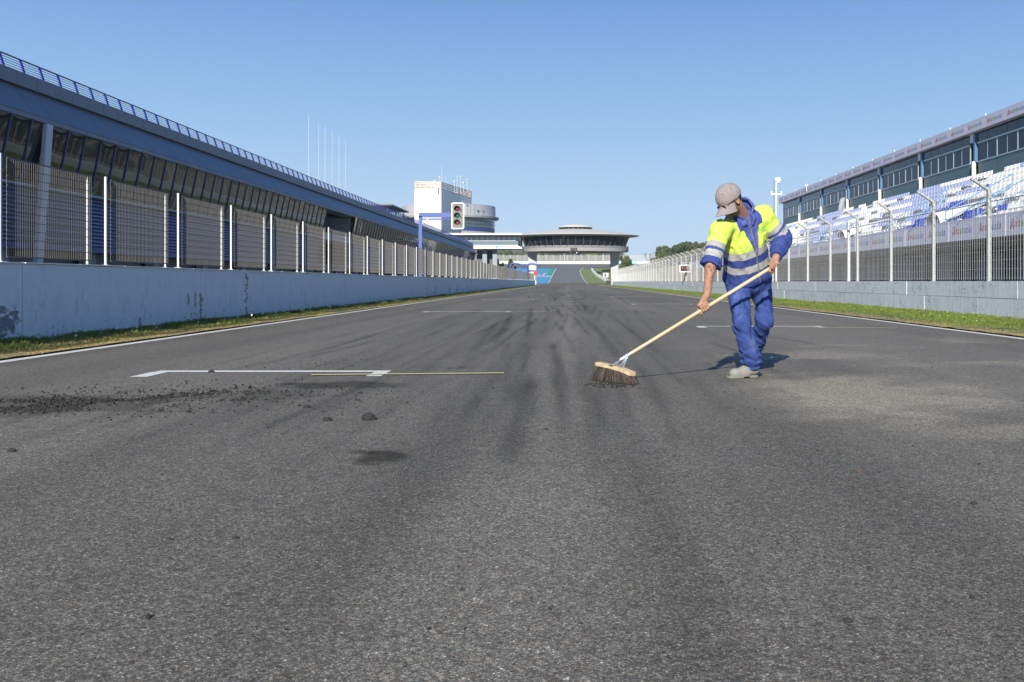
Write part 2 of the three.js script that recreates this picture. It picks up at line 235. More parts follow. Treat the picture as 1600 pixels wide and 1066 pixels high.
// ───────────── left pit wall and fence ─────────────
const pitPaint = canvasTex(2048, 256, (c, w, h) => {        // 24 m of painted concrete, peeling in places
  c.fillStyle = '#dde2e5'; c.fillRect(0, 0, w, h); const r = rng(12);
  for (let i = 0; i < 2600; i++) { const a = r() * .05; c.fillStyle = r() < .5 ? `rgba(120,128,136,${a})` : `rgba(225,230,232,${a})`; c.fillRect(r() * w, r() * h, 2 + r() * 14, 6 + r() * 90); }
  for (let i = 0; i < 5000; i++) { c.fillStyle = `rgba(${90 + r() * 60},${90 + r() * 60},${90 + r() * 60},${r() * .12})`; c.fillRect(r() * w, r() * h, 1 + r() * 2, 1 + r() * 2); }
  const blob = (x, y, rx, ry, col, n = 16) => { c.fillStyle = col; c.beginPath(); for (let i = 0; i <= n; i++) { const a = i / n * 6.283, k = .55 + .7 * r(); c.lineTo(x + Math.cos(a) * rx * k, y + Math.sin(a) * ry * k); } c.fill(); };
  const crack = (x, y, l, col) => { c.strokeStyle = col; c.lineWidth = 1 + r(); c.beginPath(); c.moveTo(x, y); for (let i = 0; i < 8; i++) { x += (r() - .5) * 6; y += l / 8; c.lineTo(x, y); } c.stroke(); };
  const X = (px) => ((WL * -F / (VX - px)) - 10) / 24 * w, Y = (px, py) => { const D = -WL * F / (VX - px); return (1 - (HC - (py - VY) * D / F) / 1.05) * h; };
  for (let i = 0; i < 26; i++) blob(X(lerp(-2, 26, r())), Y(12, lerp(480, 522, r())), 3 + 8 * r(), 5 + 14 * r(), r() < .7 ? '#80878a' : '#b0b6b6', 11);
  for (const [px, y0, y1, s] of [[218, 500, 517, 3], [294, 460, 476, 3], [305, 460, 478, 3], [314, 462, 506, 6], [385, 430, 470, 8], [385, 482, 500, 5], [650, 435, 462, 16], [645, 440, 466, 9]]) for (let k = 0; k < 9; k++) blob(X(px) + (r() - .5) * s * 1.4, Y(px, lerp(y0, y1, k / 8)), s * (.5 + r()), 6 + 9 * r(), ['#9aa093', '#8b8f83', '#a3aaa2'][k % 3], 10);
  for (const px of [388, 477, 492, 540, 598, 603, 612, 590, 470, 230, 60, 130]) for (let k = 0; k < 5; k++) crack(X(px) + (r() - .5) * 26, Y(px, lerp(440, 490, r())), 12 + 60 * r(), r() < .5 ? 'rgba(90,94,92,.35)' : 'rgba(110,114,100,.32)');
  for (let i = 0; i < 40; i++) crack(r() * w, r() * h, 6 + 20 * r(), 'rgba(110,114,114,.2)');
  for (let i = 0; i < 420; i++) blob(r() * w, h - Math.pow(r(), 2.2) * 60, 1 + 5 * r(), 2 + 9 * r(), `rgba(${70 + 40 * r()},${72 + 40 * r()},58,${.1 + .25 * r()})`, 8);
});
pitPaint.wrapS = THREE.MirroredRepeatWrapping; pitPaint.wrapT = THREE.ClampToEdgeWrapping;
{
  const wall = thing('pit_wall', 'pale grey painted concrete pit wall on the left of the track', 'wall', [WL, 0, -106]);
  const m = mat([.80, .84, .88], .8, 0, { map: pitPaint, bumpMap: rep(grainBump, 6, 2), bumpScale: .004 }), cap = mat([.62, .65, .68], .45, .35), strap = mat([.35, .37, .4], .6);
  const joints = [4]; for (let D = 12.2 - 5.9; D < 200; D += 5.9) joints.push(D); joints.push(200);
  for (let i = 0; i < joints.length - 1; i++) {
    const a = joints[i] + .006, b = joints[i + 1] - .006, g = bx(WL - .28, WL, -.1, 1.045, -b, -a), p = g.attributes.position, uv = g.attributes.uv;
    for (let k = 0; k < p.count; k++) uv.setXY(k, (-p.getZ(k) - 10) / 24, p.getY(k) / 1.05);
    part(wall, 'wall_segment', g, m);
  }
  let k = 0; for (let D = 4; D < 199.5; D += 1.37) { const t = (h3(k++, 3, 1) - .5); part(wall, 'cap_plate', UNIT, cap, WL - .14, 1.056 + .004 * t, -(D + .68), .34, .016, 1.345).rotation.z = t * .03; }
  settle(wall);
}
const M_galv = mat([.09, .088, .084], .6, .1), M_galv2 = mat([.56, .56, .55], .6, .1);
{
  const fence = thing('pit_fence', 'row of galvanised bar mesh panels standing on the left pit wall', 'fence', [WL - .12, 1.06, -106]);
  const per = 2.727, w = 2.12, y0 = 1.13, y1 = 2.37;
  const panel = () => { const l = []; const n = 42; for (let i = 0; i <= n; i++) { const z = -i / n * w; l.push(bx(-.003, .003, y0, y1, z - .003, z + .003)); } for (let i = 0; i <= 11; i++) { const y = lerp(y0, y1, i / 11), t = i % 11 ? .004 : .009; l.push(bx(.0045, .0125, y - t, y + t, -w, 0)); } return merge(l); };
  const pg = panel(), post = merge([bx(-.015, .015, 1.06, 2.42, -.016, .016), bx(-.06, .06, 1.062, 1.075, -.055, .055)]), post2 = merge([bx(-.014, .014, 1.06, 2.24, -.015, .015), new THREE.CylinderGeometry(.001, .025, .12, 4).rotateY(Math.PI / 4).translate(0, 2.30, 0), bx(-.05, .05, 1.062, 1.072, -.05, .05)]);
  for (let i = -2; ; i++) { const D = 11.94 + i * per; if (D > 197) break; const o = part(fence, 'mesh_panel', pg, M_galv, WL - .09, 0, -(D + .07)); o.rotation.y = (h3(i + 5, 2, 2) - .5) * .006; part(fence, 'post', post, M_galv2, WL - .13, 0, -D); part(fence, 'post', post2, M_galv2, WL - .13, 0, -(D + w + .05)); }
  settle(fence);
}
console.log('pit wall');

// ───────────── pit building ─────────────
{
  const B = thing('pit_building', 'long pit building on the left with leaning dark glass and blue railing', 'building', [-20, 0, -113]);
  const clad = mat([.15, .178, .24], .5, .25), clad2 = mat([.145, .172, .232], .52, .25), para = mat([.145, .17, .215], .55, .15), dark = mat([.28, .29, .31], .8), navy = mat([.06, .08, .17], .5), blueRail = mat([.03, .06, .38], .4), slat = mat([.13, .16, .29], .5, .2), band = mat([.035, .05, .20], .5), conc = mat([.3, .31, .32], .8), railM = mat([.03, .035, .06], .4, .3);
  const glass = phys([.010, .012, .011], .03, { ior: 1.65 });
  const m = 1.30, N = 140, D0 = 22, yb = 4.45, xb = -20.03, yt = 6.71, xt = -19.56;
  const isGap = (D) => D > 77.5 && D < 88.5;
  const panes = [.004, -.003, .006].map((b) => gridSheet(4, 4, (i, j) => { const u = i / 4 - .5, v = j / 4, q = b * (1 - 4 * u * u) * (1 - Math.pow(2 * v - 1, 2)); return [lerp(xb, xt, v) + q, lerp(yb, yt, v), -u * (m - .07)]; }));
  const mull = beam(V3(xb + .02, yb - .05, 0), V3(xt + .02, yt + .02, 0), .045, .05);
  const sl = merge([beam(V3(-20.41, 8.13, 0), V3(-19.5, 6.9, 0), m - .016, .05), bx(-19.56, -19.50, 6.73, 6.905, -(m - .016) / 2, (m - .016) / 2)]);
  const pp = bx(-20.16, -20.10, 8.015, 8.53, -(m - .02) / 2, (m - .02) / 2), rp = beam(V3(-20.2, 8.5, 0), V3(-20.38, 9.06, 0), .035, .10), arm = null;
  for (let i = 0; i < N; i++) {
    const D = D0 + (i + .5) * m, z = -D, k = h3(i, 1, 7);
    if (!isGap(D)) { const o = part(B, 'window_pane', panes[i % 3], glass, 0, 0, z); o.rotation.y = 0; o.position.x = (k - .5) * .004; }
    if (!isGap(D - m / 2) || !isGap(D - m / 2 - .8)) part(B, 'mullion', mull, navy, 0, 0, -(D - m / 2));
    part(B, 'cladding_panel', sl, k < .5 ? clad : clad2, (h3(i, 4, 4) - .5) * .008, 0, z);
    part(B, 'parapet_panel', pp, para, (h3(i, 6, 4) - .5) * .006, 0, z);
    part(B, 'rail_post', rp, blueRail, 0, 0, z);
  }
  const z0 = -D0, z1 = -(D0 + N * m);
  for (const [y, x, r] of [[9.06, -20.37, .032], [8.95, -20.34, .012], [8.85, -20.31, .012], [8.75, -20.28, .012], [8.65, -20.25, .012]]) part(B, 'handrail', rod(V3(x, y, z0), V3(x, y, z1), r, r, 6), railM);
  pbox(B, 'roof', conc, -36, -20.25, 8.05, 8.40, z1, z0);
  pbox(B, 'cladding_backing', dark, -20.46, -20.42, 6.75, 8.05, z1, z0);
  pbox(B, 'soffit', mat([.22, .24, .28], .6), -20.6, -19.57, 6.72, 6.76, z1, z0);
  for (const [a, b] of [[-D0, -77.6], [-88.4, z1]]) pbox(B, 'inner_wall', dark, -20.75, -20.6, 4.3, 6.7, a, b);
  pbox(B, 'recess_wall', dark, -26.1, -26, 0, 6.7, -88.4, -77.6);
  pbox(B, 'recess_side_wall', dark, -26, -20.05, 4.3, 6.7, -77.6, -77.5); pbox(B, 'recess_side_wall', dark, -26, -20.05, 4.3, 6.7, -88.5, -88.4);
  pbox(B, 'balcony_rail', mat([.25, .32, .45], .4), -20.2, -20.12, 4.3, 4.9, -88.3, -77.7);
  for (let i = 0; i < 14; i++) { const y = 2.32 + i * .155; for (const [a, b] of [[-D0, -77.6], [-88.4, z1]]) { const o = pbox(B, 'louvre_slat', slat, -20.19, -20.15, y - .005, y + .085, a, b); o.rotation.z = .5; } }
  for (const [a, b] of [[-D0, -77.6], [-88.4, z1]]) { pbox(B, 'louvre_backing', navy, -20.5, -20.4, 2.25, 4.4, a, b); pbox(B, 'window_sill', mat([.3, .34, .42], .6), -20.5, -19.98, 4.36, 4.44, a, b); }
  pbox(B, 'blue_band', band, -20.5, -20.05, 2.03, 2.26, z1, z0);
  pbox(B, 'rear_wall', conc, -36.2, -36, 0, 8.4, z1, z0); pbox(B, 'end_wall', conc, -36, -20.6, 0, 8.05, z1 - .15, z1); pbox(B, 'near_end_wall', conc, -36, -20.6, 0, 8.05, z0, z0 + .15);
  pbox(B, 'garage_back_wall', mat([.12, .12, .13], .8), -28.2, -28, 0, 4.3, z1, z0);
  for (let D = D0; D < D0 + N * m; D += 6.5) { pbox(B, 'garage_pier', conc, -21, -20.6, 0, 2.03, -D - .35, -D + .35); if (h3(D | 0, 3, 3) < .55) pbox(B, 'garage_door', mat([.2, .2, .21], .7), -21.3, -21.22, 0, 2.03, -D - 6.1, -D - .4); }
  for (const D of [36.0]) part(B, 'column', beam(V3(xb + .03, 0, -D), V3(xt + .05, yt, -D), .42, .16), mat([.42, .47, .54], .5));
  pbox(B, 'blue_banner', mat([.03, .22, .50], .6), -20.1, -20.02, 2.3, 4.3, -203, -152);
  pbox(B, 'green_banner', mat([.02, .30, .22], .6), -20.015, -20.0, 3.0, 4.3, -203, -197);
  part(B, 'white_end_plate', merge([beam(V3(-20.5, 8.2, z1 - .3), V3(-19.3, 6.6, z1 - .3), .5, .12), bx(-20.6, -19.5, 4.4, 4.6, z1 - .6, z1)]), mat([.75, .75, .74], .6));
  // canopy on the roof terrace
  part(B, 'roof_canopy', merge([bx(-24, -20.6, 9.72, 9.86, -124, -112)]), mat([.12, .13, .15], .6));
  for (const D of [112.5, 118, 123.5]) part(B, 'canopy_post', rod(V3(-21.2, 8.3, -D), V3(-21.2, 9.72, -D), .05), navy);
  settle(B);
}
// thin masts behind the pit building
[482, 498, 508, 519, 529.5, 540].forEach((px, i) => { const D = 30 * F / (VX - px), top = HC + .639 * 30 + (i == 0 ? .1 : 0); single('antenna_mast', merge([rod(V3(-30, 0, -D), V3(-30, 10, -D), .06, .05, 6), rod(V3(-30, 10, -D), V3(-30, top, -D), .05, .02, 6)]), mat([.5, .5, .52], .5, .4), `${['nearest and tallest looking', 'second', 'third', 'fourth', 'fifth', 'rightmost'][i]} of the six thin masts rising behind the pit building`, 'mast', [-30, 0, -D], 'six thin masts behind the pit building'); });
console.log('pit building');

// ───────────── traffic light on the pit wall ─────────────
const M_lampblue = mat([.055, .10, .33], .5);
{
  const D = 46.5, T = thing('traffic_light', 'blue gantry post with three lamp traffic light hanging over the pit wall', 'traffic light', [P(657, 440, D).x, 1.05, -D]);
  const q = (x, y, d = D) => P(x, y, d), tp = q(657, 338);
  part(T, 'post', beam(V3(tp.x, 1.05, -D), tp, .16, .16), M_lampblue);
  part(T, 'arm', beam(q(654.5, 336.2), q(707, 336.2), .16, .23), M_lampblue);
  part(T, 'lower_rail', beam(q(657, 342.5, D + .05), q(707, 342.5, D + .05), .1, .07), mat([.035, .06, .3], .5));
  part(T, 'brace', beam(q(658, 351), q(670, 341), .05, .05), mat([.5, .52, .56], .5));
  const c = q(715.3, 337.5, D - .12), hw = .31, hh = .64;
  const sh = new THREE.Shape(), rr = (s, w, h, r) => { s.moveTo(-w + r, -h); s.lineTo(w - r, -h); s.quadraticCurveTo(w, -h, w, -h + r); s.lineTo(w, h - r); s.quadraticCurveTo(w, h, w - r, h); s.lineTo(-w + r, h); s.quadraticCurveTo(-w, h, -w, h - r); s.lineTo(-w, -h + r); s.quadraticCurveTo(-w, -h, -w + r, -h); };
  rr(sh, hw, hh, .09); const hole = new THREE.Path(); rr(hole, hw - .055, hh - .055, .05); sh.holes.push(hole);
  part(T, 'border', new THREE.ExtrudeGeometry(sh, { depth: .05, bevelEnabled: false }).translate(c.x, c.y, c.z), mat([.78, .78, .76], .6));
  const bk = part(T, 'housing', bx(c.x - hw + .055, c.x + hw - .055, c.y - hh + .055, c.y + hh - .055, c.z - .12, c.z + .015), mat([.16, .165, .165], .6));
  const lens = [[.33, [.16, .006, .008]], [0, [.004, .09, .06]], [-.33, [.14, .03, .012]]];
  for (const [dy, col] of lens) {
    const L = part(T, 'lamp', new THREE.SphereGeometry(.13, 20, 10, 0, 6.283, 0, 1.0).rotateX(Math.PI / 2).scale(1, 1, .35).translate(c.x - .02, c.y + dy, c.z - .005), phys(col, .25, { clearcoat: .6 }));
    part(L, 'visor', new THREE.CylinderGeometry(.148, .14, .2, 20, 1, true, -1.9, 3.8).rotateX(Math.PI / 2).rotateZ(Math.PI).translate(c.x - .02, c.y + dy, c.z + .115), mat([.02, .02, .02], .7));
  }
  settle(T);
}
// ───────────── right wall ─────────────
const wallPaint = dataTex(1024, 512, (i, j) => {
  const n = .5 * pnoise(i / 40, j / 40, 26, 13, 1) + .3 * pnoise(i / 9, j / 9, 114, 57, 2) + .2 * pnoise(i / 3, j / 3, 341, 171, 3), st = pnoise(i / 7, j / 180, 146, 3, 5), spot = pnoise(i / 4, j / 4, 256, 128, 8); let c = .93 + .10 * (n - .5) + .08 * (st - .5); const low = pnoise(i / 14, j / 10, 73, 51, 12);
  const rough = pnoise(i / 60, j / 50, 17, 10, 22); if (spot > .80 && rough > .62) c *= .74; if (low > .80 && rough > .5) c *= .9; return [c * .985, c, c * 1.0];
});
{
  const W = thing('concrete_wall', 'pale weathered concrete block wall along the right verge', 'wall', [WR, 0, -106]), r = rng(33);
  const tones = [[.80, .82, .82], [.82, .84, .84], [.78, .80, .80], [.81, .82, .81]].map((c) => mat(c, .85, 0, { map: wallPaint, bumpMap: rep(grainBump, 3, 3), bumpScale: .0015 }));
  const course = (y0, y1, off, L) => { for (let D = 12 + off; D < 200.5; D += L) { const a = D + .002 + .003 * r(), b = Math.min(D + L, 201) - .002, o = (r() - .5) * .012, g = bx(WR + o, WR + .35, y0, y1, -b, -a), p = g.attributes.position, uv = g.attributes.uv, s = r(); for (let k = 0; k < p.count; k++) uv.setXY(k, -p.getZ(k) / 4 + s, p.getY(k) / 2 + s); part(W, 'concrete_block', g, tones[(r() * 4) | 0]); } };
  course(-.1, .455, 0, 3.24); course(.462, .83, 1.3, 3.24);
  part(W, 'wall_core', bx(WR + .05, WR + .3, -.1, .8, -200.9, -12), mat([.3, .3, .29], .9));
  settle(W);
}
{
  const fence = thing('catch_fence', 'tall mesh catch fence with bent posts on the right wall', 'fence', [WR + .2, .83, -106]);
  const per = 3.24, X = WR + .12, yT = 2.87, l = [], n = 26;
  for (let i = 1; i < n; i++) { const z = -i / n * per; l.push(bx(-.0025, .0025, .86, yT, z - .0025, z + .0025)); if (i % 2) l.push(beam(V3(0, yT, z), V3(-.36, yT + .23, z), .004)); }
  for (let y = .9; y < yT + .01; y += .197) l.push(bx(.003, .007, y - .002, y + .002, -per, 0));
  for (const t of [.33, .66, 1]) l.push(bx(-.36 * t - .003, -.36 * t + .003, yT + .23 * t - .003, yT + .23 * t + .003, -per, 0));
  const pg = merge(l), wire = mat([.50, .50, .50], .5, .3), conc = mat([.56, .56, .54], .85, 0, { map: wallPaint, bumpMap: grainBump, bumpScale: .008 });
  const pst = merge([bx(-.038, .038, .83, yT, -.038, .038), beam(V3(.0, yT - .02, 0), V3(-.40, yT + .25, 0), .07, .05)]);
  for (let i = -2; ; i++) { const D = 21.4 + i * per; if (D > 200.5) break; part(fence, 'post', pst, conc, X, 0, -D); if (D + per < 201) part(fence, 'mesh_panel', pg, wire, X, 0, -D); }
  part(fence, 'gate_post', bx(X - .04, X + .04, .83, yT, -32.15, -32.07), M_galv2);
  settle(fence);
}
console.log('walls');

// ───────────── grandstand ─────────────
const bannerTex = canvasTex(512, 160, (c, w, h) => {
  c.fillStyle = '#cfcfd9'; c.fillRect(0, 0, w, h); const cols = ['#9c2b4d', '#b04a6a', '#a8783c', '#7f9a3e', '#3d8f64', '#2f8f9e', '#3f74b5', '#45549e', '#6a3f8a'];
  c.font = 'italic bold 74px sans-serif'; c.textBaseline = 'middle'; let x = 60; const s = 'Andalucía'; for (let i = 0; i < s.length; i++) { c.fillStyle = cols[i]; c.save(); c.translate(x, h * .52); if (!i) c.scale(1.15, 1.35); c.fillText(s[i], 0, 0); c.restore(); x += c.measureText(s[i]).width * (i ? 1 : 1.15) + 2; }
  c.fillStyle = 'rgba(90,90,110,.5)'; for (let k = 0; k < 6; k++) { c.fillRect(k * 100 + 6, 8, 5, 5); c.fillRect(k * 100 + 6, h - 12, 5, 5); }
});
function bannerGeo(w, h) { const g = new THREE.BoxGeometry(.05, h, w), uv = g.attributes.uv, p = g.attributes.position; for (let i = 0; i < p.count; i++) uv.setXY(i, p.getZ(i) / w + .5, p.getY(i) / h + .5); return g; }
const M_banner = mat([.80, .80, .84], .7, 0, { map: bannerTex });
const rowXY = (i) => [17.5 + .95 * i, 3.08 + .475 * i];
{
  const G = thing('grandstand', 'concrete grandstand of white and blue seats behind the right fence', 'grandstand', [20, 0, -78]);
  const conc = mat([.36, .36, .35], .9, 0, { map: rep(wallPaint, 2, 1) }), grey = mat([.13, .125, .115], .9, 0, { map: rep(wallPaint, 1, 1) }), lt = mat([.24, .235, .22], .8), z0 = -28, z1 = -125;
  const bg = bannerGeo(2.68, .87); for (let D = 29.4; D < 124; D += 2.7) part(G, 'banner_panel', bg, M_banner, 16.5 + (h3(D * 10 | 0, 1, 1) - .5) * .02, 2.975, -D);
  pbox(G, 'floor_slab', conc, 16.55, 18, 2.5, 2.9, z1, z0);
  for (let i = 0; i < 9; i++) { const [x, y] = rowXY(i); pbox(G, 'step', conc, x - .35, x + .6 + (i == 8 ? .5 : 0), y - .48, y, z1, z0); }
  pbox(G, 'under_slab', conc, 18, 26.3, 2.3, 2.58, z1, z0);
  pbox(G, 'lower_wall', grey, 18.6, 18.8, 0, 2.45, z1, z0);
  for (let D = 30; D < 124; D += 5.4) { pbox(G, 'shutter_panel', lt, 18.5, 18.57, .1, 2.05, -D - 2.6, -D); pbox(G, 'pillar', conc, 18.3, 18.55, 0, 2.3, -D - 3.7, -D - 3.35); }
  pbox(G, 'end_wall', conc, 17.2, 26, 0, 3, z1, z1 - .2);
  // front guard rail
  const railM = mat([.18, .22, .30], .5, .2), bl = mat([.16, .30, .45], .5);
  part(G, 'guard_rail', merge([rod(V3(16.9, 4.02, z0), V3(16.9, 4.02, z1), .025, .025, 5), rod(V3(16.9, 3.6, z0), V3(16.9, 3.6, z1), .015, .015, 5)]), railM);
  for (let D = 29; D < 124; D += 2.2) part(G, 'guard_rail_post', rod(V3(16.9, 2.9, -D), V3(16.9, 4.02, -D), .02, .02, 5), railM);
  for (const [D0, i0, i1] of [[41, 0, 4], [44.5, 0, 4], [66, 0, 3], [35, 1, 5], [52.5, 0, 4]]) { const a = V3(rowXY(i0)[0], rowXY(i0)[1], -D0), b = V3(rowXY(i1)[0], rowXY(i1)[1], -D0 - 1.5); const l = []; for (const h of [.55, 1]) l.push(rod(a.clone().add(V3(0, h, 0)), b.clone().add(V3(0, h, 0)), .03, .03, 5)); for (const t of [0, .33, .66, 1]) { const p = a.clone().lerp(b, t); l.push(rod(p, p.clone().add(V3(0, 1, 0)), .03, .03, 5)); } part(G, 'stair_rail', merge(l), bl); }
  // white shells roofing the stairway mouths
  const shell = gridSheet(14, 8, (i, j) => { const u = i / 14, v = j / 8, a = (v - .5) * 2.6; return [18 + 3.2 * u * (.6 + .4 * Math.cos(a)), 3.45 + 1.15 * u + .75 * Math.cos(a) * (1 - .45 * u), Math.sin(a) * (1.1 + 1.0 * u)]; });
  for (const D of [47.5, 63.5, 81]) part(G, 'stairway_shell', shell, mat([.74, .73, .69], .6), 0, 0, -D);
  // seats
  const seatG = merge([new THREE.BoxGeometry(.40, .05, .40).translate(-.02, .22, 0), new THREE.BoxGeometry(.05, .40, .39).rotateZ(-.18).translate(.20, .38, 0), new THREE.BoxGeometry(.06, .12, .40).translate(-.22, .19, 0), new THREE.BoxGeometry(.1, .22, .06).translate(0, .11, 0)]);
  const cW = mat([.88, .86, .81], .55), cP = mat([.42, .47, .68], .6), cB = mat([.03, .07, .48], .5), list = [], r = rng(90);
  const shellNear = (D, i) => [47.5, 63.5, 81].some((s) => Math.abs(D - s) < 2.2 && i < 4);
  for (let i = 0; i < 9; i++) for (let D = 29; D < 124; D += .5) {
    const [x, y] = rowXY(i), blk = Math.floor((D + i * 3.1 + 2) / 11.5), ph = ((D + i * 3.1 + 2) / 11.5) % 1;
    if ((D % 14) < 1.1 || shellNear(D, i)) continue;
    if (h3(Math.floor(D / 1.6), i, 77) < .055) continue;
    const strip = (blk + (i >> 1)) % 2; list.push([x, y, -D, strip ? 0 : D < 52 ? 2 : 1]);
  }
  list.sort((a, b) => Math.hypot(a[0], a[2]) - Math.hypot(b[0], b[2]));
  const inView = (q) => VX + q[0] * F / -q[2] < 1610; const vis = list.filter(inView), ms = [cW, cP, cB];
  for (const q of vis.slice(0, 300)) { const o = part(G, 'seat', seatG, ms[q[3]], q[0], q[1], q[2]); o.rotation.y = (r() - .5) * .08; }
  const rest = [...vis.slice(300), ...list.filter((q) => !inView(q))];
  [0, 1, 2].forEach((k) => { const L = rest.filter((q) => q[3] === k); if (!L.length) return; const im = new THREE.InstancedMesh(seatG, ms[k], L.length), o = new THREE.Object3D(); L.forEach((q, i) => { o.position.set(q[0], q[1], q[2]); o.rotation.y = (r() - .5) * .08; o.updateMatrix(); im.setMatrixAt(i, o.matrix); }); im.name = ['white_seats', 'pale_blue_seats', 'blue_seats'][k]; im.userData = { kind: 'stuff' }; im.castShadow = im.receiveShadow = true; G.add(im); });
  settle(G);
}
// glazed boxes above the stand
{
  const B = thing('hospitality_building', 'glazed hospitality building with a lettered roof fascia above the grandstand', 'building', [28, 0, -84]), X = 26;
  const teal = mat([.045, .095, .105], .35), alu = mat([.42, .47, .5], .4, .4), dark = mat([.25, .25, .25], .8), white = mat([.74, .73, .70], .6), colB = mat([.08, .17, .30], .5), conc = mat([.4, .4, .4], .8), top = phys([.008, .014, .025], .08, { ior: 1.36 });
  const glass = phys([.010, .020, .045], .08, { ior: 1.25 });
  const y0 = 6.9, y1 = 8.42, y2 = 9.6, y3 = 10.3, bay = 9.25, DA = 51.85 - bay * 1;
  pbox(B, 'roof', conc, X - .3, X + 7, 10.28, 10.5, -116.6, -DA); pbox(B, 'rear_wall', conc, X + 6.8, X + 7, 0, 10.3, -116.6, -DA); pbox(B, 'end_wall', conc, X + .1, X + 6.8, 2.6, 10.28, -116.6, -116.4); pbox(B, 'inner_wall', dark, X + .6, X + .7, 2.6, 10.28, -116.4, -DA);
  const fg = bannerGeo(2.72, .72); for (let D = DA + 1.4; D < 116.4; D += 2.75) part(B, 'fascia_panel', fg, M_banner, X - .35, 10.66, -D);
  for (let D = DA; D < 116; D += 5.5) part(B, 'roof_post', rod(V3(X - .3, 10.4, -D), V3(X - .3, 11.18, -D), .035, .035, 6), white);
  const tilt = (o, k) => { o.rotation.y = (h3(k, 5, 5) - .5) * .006; o.rotation.z = (h3(k, 6, 5) - .5) * .006; return o; }; let kk = 0;
  for (let b = 0; b < 8; b++) {
    const d0 = DA + b * bay; if (d0 > 115) break; const rec = .95, d1 = Math.min(d0 + bay, 116.3), w = (d1 - d0 - rec - .25) / 6;
    part(B, 'pipe_column', rod(V3(X - .12, y0, -(d0 + .15)), V3(X - .12, y1 + .05, -(d0 + .15)), .13, .13, 10), white);
    pbox(B, 'column', colB, X - .12, X + .3, y1, y3 - .02, -(d0 + .22), -(d0 - .02));
    pbox(B, 'lintel', white, X - .02, X + .1, y2 + .15, y3 - .02, -(d0 + rec), -(d0 + .24));
    pbox(B, 'recess_panel', teal, X + .02, X + .1, y0, y1 - .1, -(d0 + rec), -(d0 + .24));
    if (b === 5) part(B, 'white_sheet', gridSheet(6, 6, (i, j) => { const u = i / 6, v = j / 6; return [X - .25 - .08 * Math.sin(u * 7 + v * 3), lerp(y1 - .95, y1 + .2, v) + .2 * Math.sin(u * 3.1) * v - .3 * u * v, -(d0 + .3 + 2.1 * u)]; }), mat([.78, .76, .72], .8));
    for (let i = 0; i < 6; i++) {
      const a = d0 + rec + i * w, e = a + w, big = i % 2 === 0;
      tilt(pbox(B, 'window_pane', glass, X, X + .03, y1 + .05, y2 - .04, -(e - .03), -(a + .03)), kk++); tilt(pbox(B, 'transom_pane', top, X, X + .03, y2 + .05, y3 - .01, -(e - .02), -(a + .02)), kk++);
      pbox(B, 'mullion', alu, X - (big ? .03 : .012), X + .05, y1 - .02, y2 + .03, -(a + (big ? .04 : .018)), -(a - (big ? .04 : .018)));
      if (big) pbox(B, 'spandrel_panel', teal, X - .01, X + .05, y0, y1 - .04, -(a + 2 * w - .03), -(a + .03));
    }
    pbox(B, 'sill', alu, X - .07, X + .05, y1 - .04, y1 + .03, -(d1 - .25), -(d0 + rec)); pbox(B, 'transom', alu, X - .065, X + .05, y2 - .045, y2 + .045, -(d1 - .25), -(d0 + rec));
  }
  settle(B);
}
{
  const D = 60, T = thing('camera_mast', 'slim white mast with crossarm and cameras right of the sweeper', 'mast', [13, 0, -D]), w = mat([.72, .72, .71], .5);
  part(T, 'pole', rod(V3(13, 0, -D), V3(13, 7.2, -D), .055, .045, 10), w); part(T, 'crossarm', bx(12.7, 13.3, 6.25, 6.32, -D - .04, -D + .04), w);
  for (const x of [12.68, 13.3]) part(T, 'camera', bx(x - .04, x + .04, 6.2, 6.45, -D - .1, -D + .1), w);
  part(T, 'head_unit', merge([bx(12.9, 13.25, 7.1, 7.3, -D - .1, -D + .12), new THREE.SphereGeometry(.12, 10, 8).translate(13.14, 7.05, -D)]), w); part(T, 'cable', rod(V3(12.86, 5, -D), V3(12.86, 7.1, -D), .015, .015, 5), mat([.1, .1, .1], .6)); settle(T);
}
{ // lamp mast on the roof
  const D = 103, p = P(1260, 300, D); const T = thing('roof_lamp', 'small globe lamp on the hospitality building roof edge', 'lamp', [p.x, 10.5, -D]); part(T, 'pole', rod(V3(p.x, 10.5, -D), V3(p.x, p.y + .6, -D), .035, .05, 6), mat([.6, .6, .6], .5)); part(T, 'globe', new THREE.SphereGeometry(.16, 10, 8).translate(p.x, p.y + .7, -D), mat([.75, .75, .74], .5)); settle(T);
}
{ // two lamp signal on a leaning pole
  const D = 76, T = thing('signal_board', 'white framed board with two red lamps on a leaning pole', 'signal', [P(1072, 457, D).x, 0, -D]), b = P(1072, 457, D), t = P(1085.5, 413, D); b.y = 0;
  part(T, 'pole', rod(b, t, .06, .05, 8), mat([.03, .045, .05], .6)); const c = P(1070.5, 419.7, D - .15);
  part(T, 'frame', bx(c.x - .44, c.x + .44, c.y - .29, c.y + .29, c.z - .12, c.z), mat([.75, .75, .73], .6)); part(T, 'board', bx(c.x - .37, c.x + .37, c.y - .22, c.y + .22, c.z - .1, c.z + .02), mat([.04, .04, .04], .6));
  for (const s of [-1, 1]) part(T, 'lamp', new THREE.SphereGeometry(.11, 14, 8).scale(1, 1, .4).translate(c.x + s * .17, c.y, c.z + .02), phys([.22, .012, .012], .25)); part(T, 'bracket', beam(P(1079, 419.7, D - .1), P(1083.5, 419.7, D), .06), mat([.3, .3, .3], .6)); settle(T);
}
console.log('grandstand');

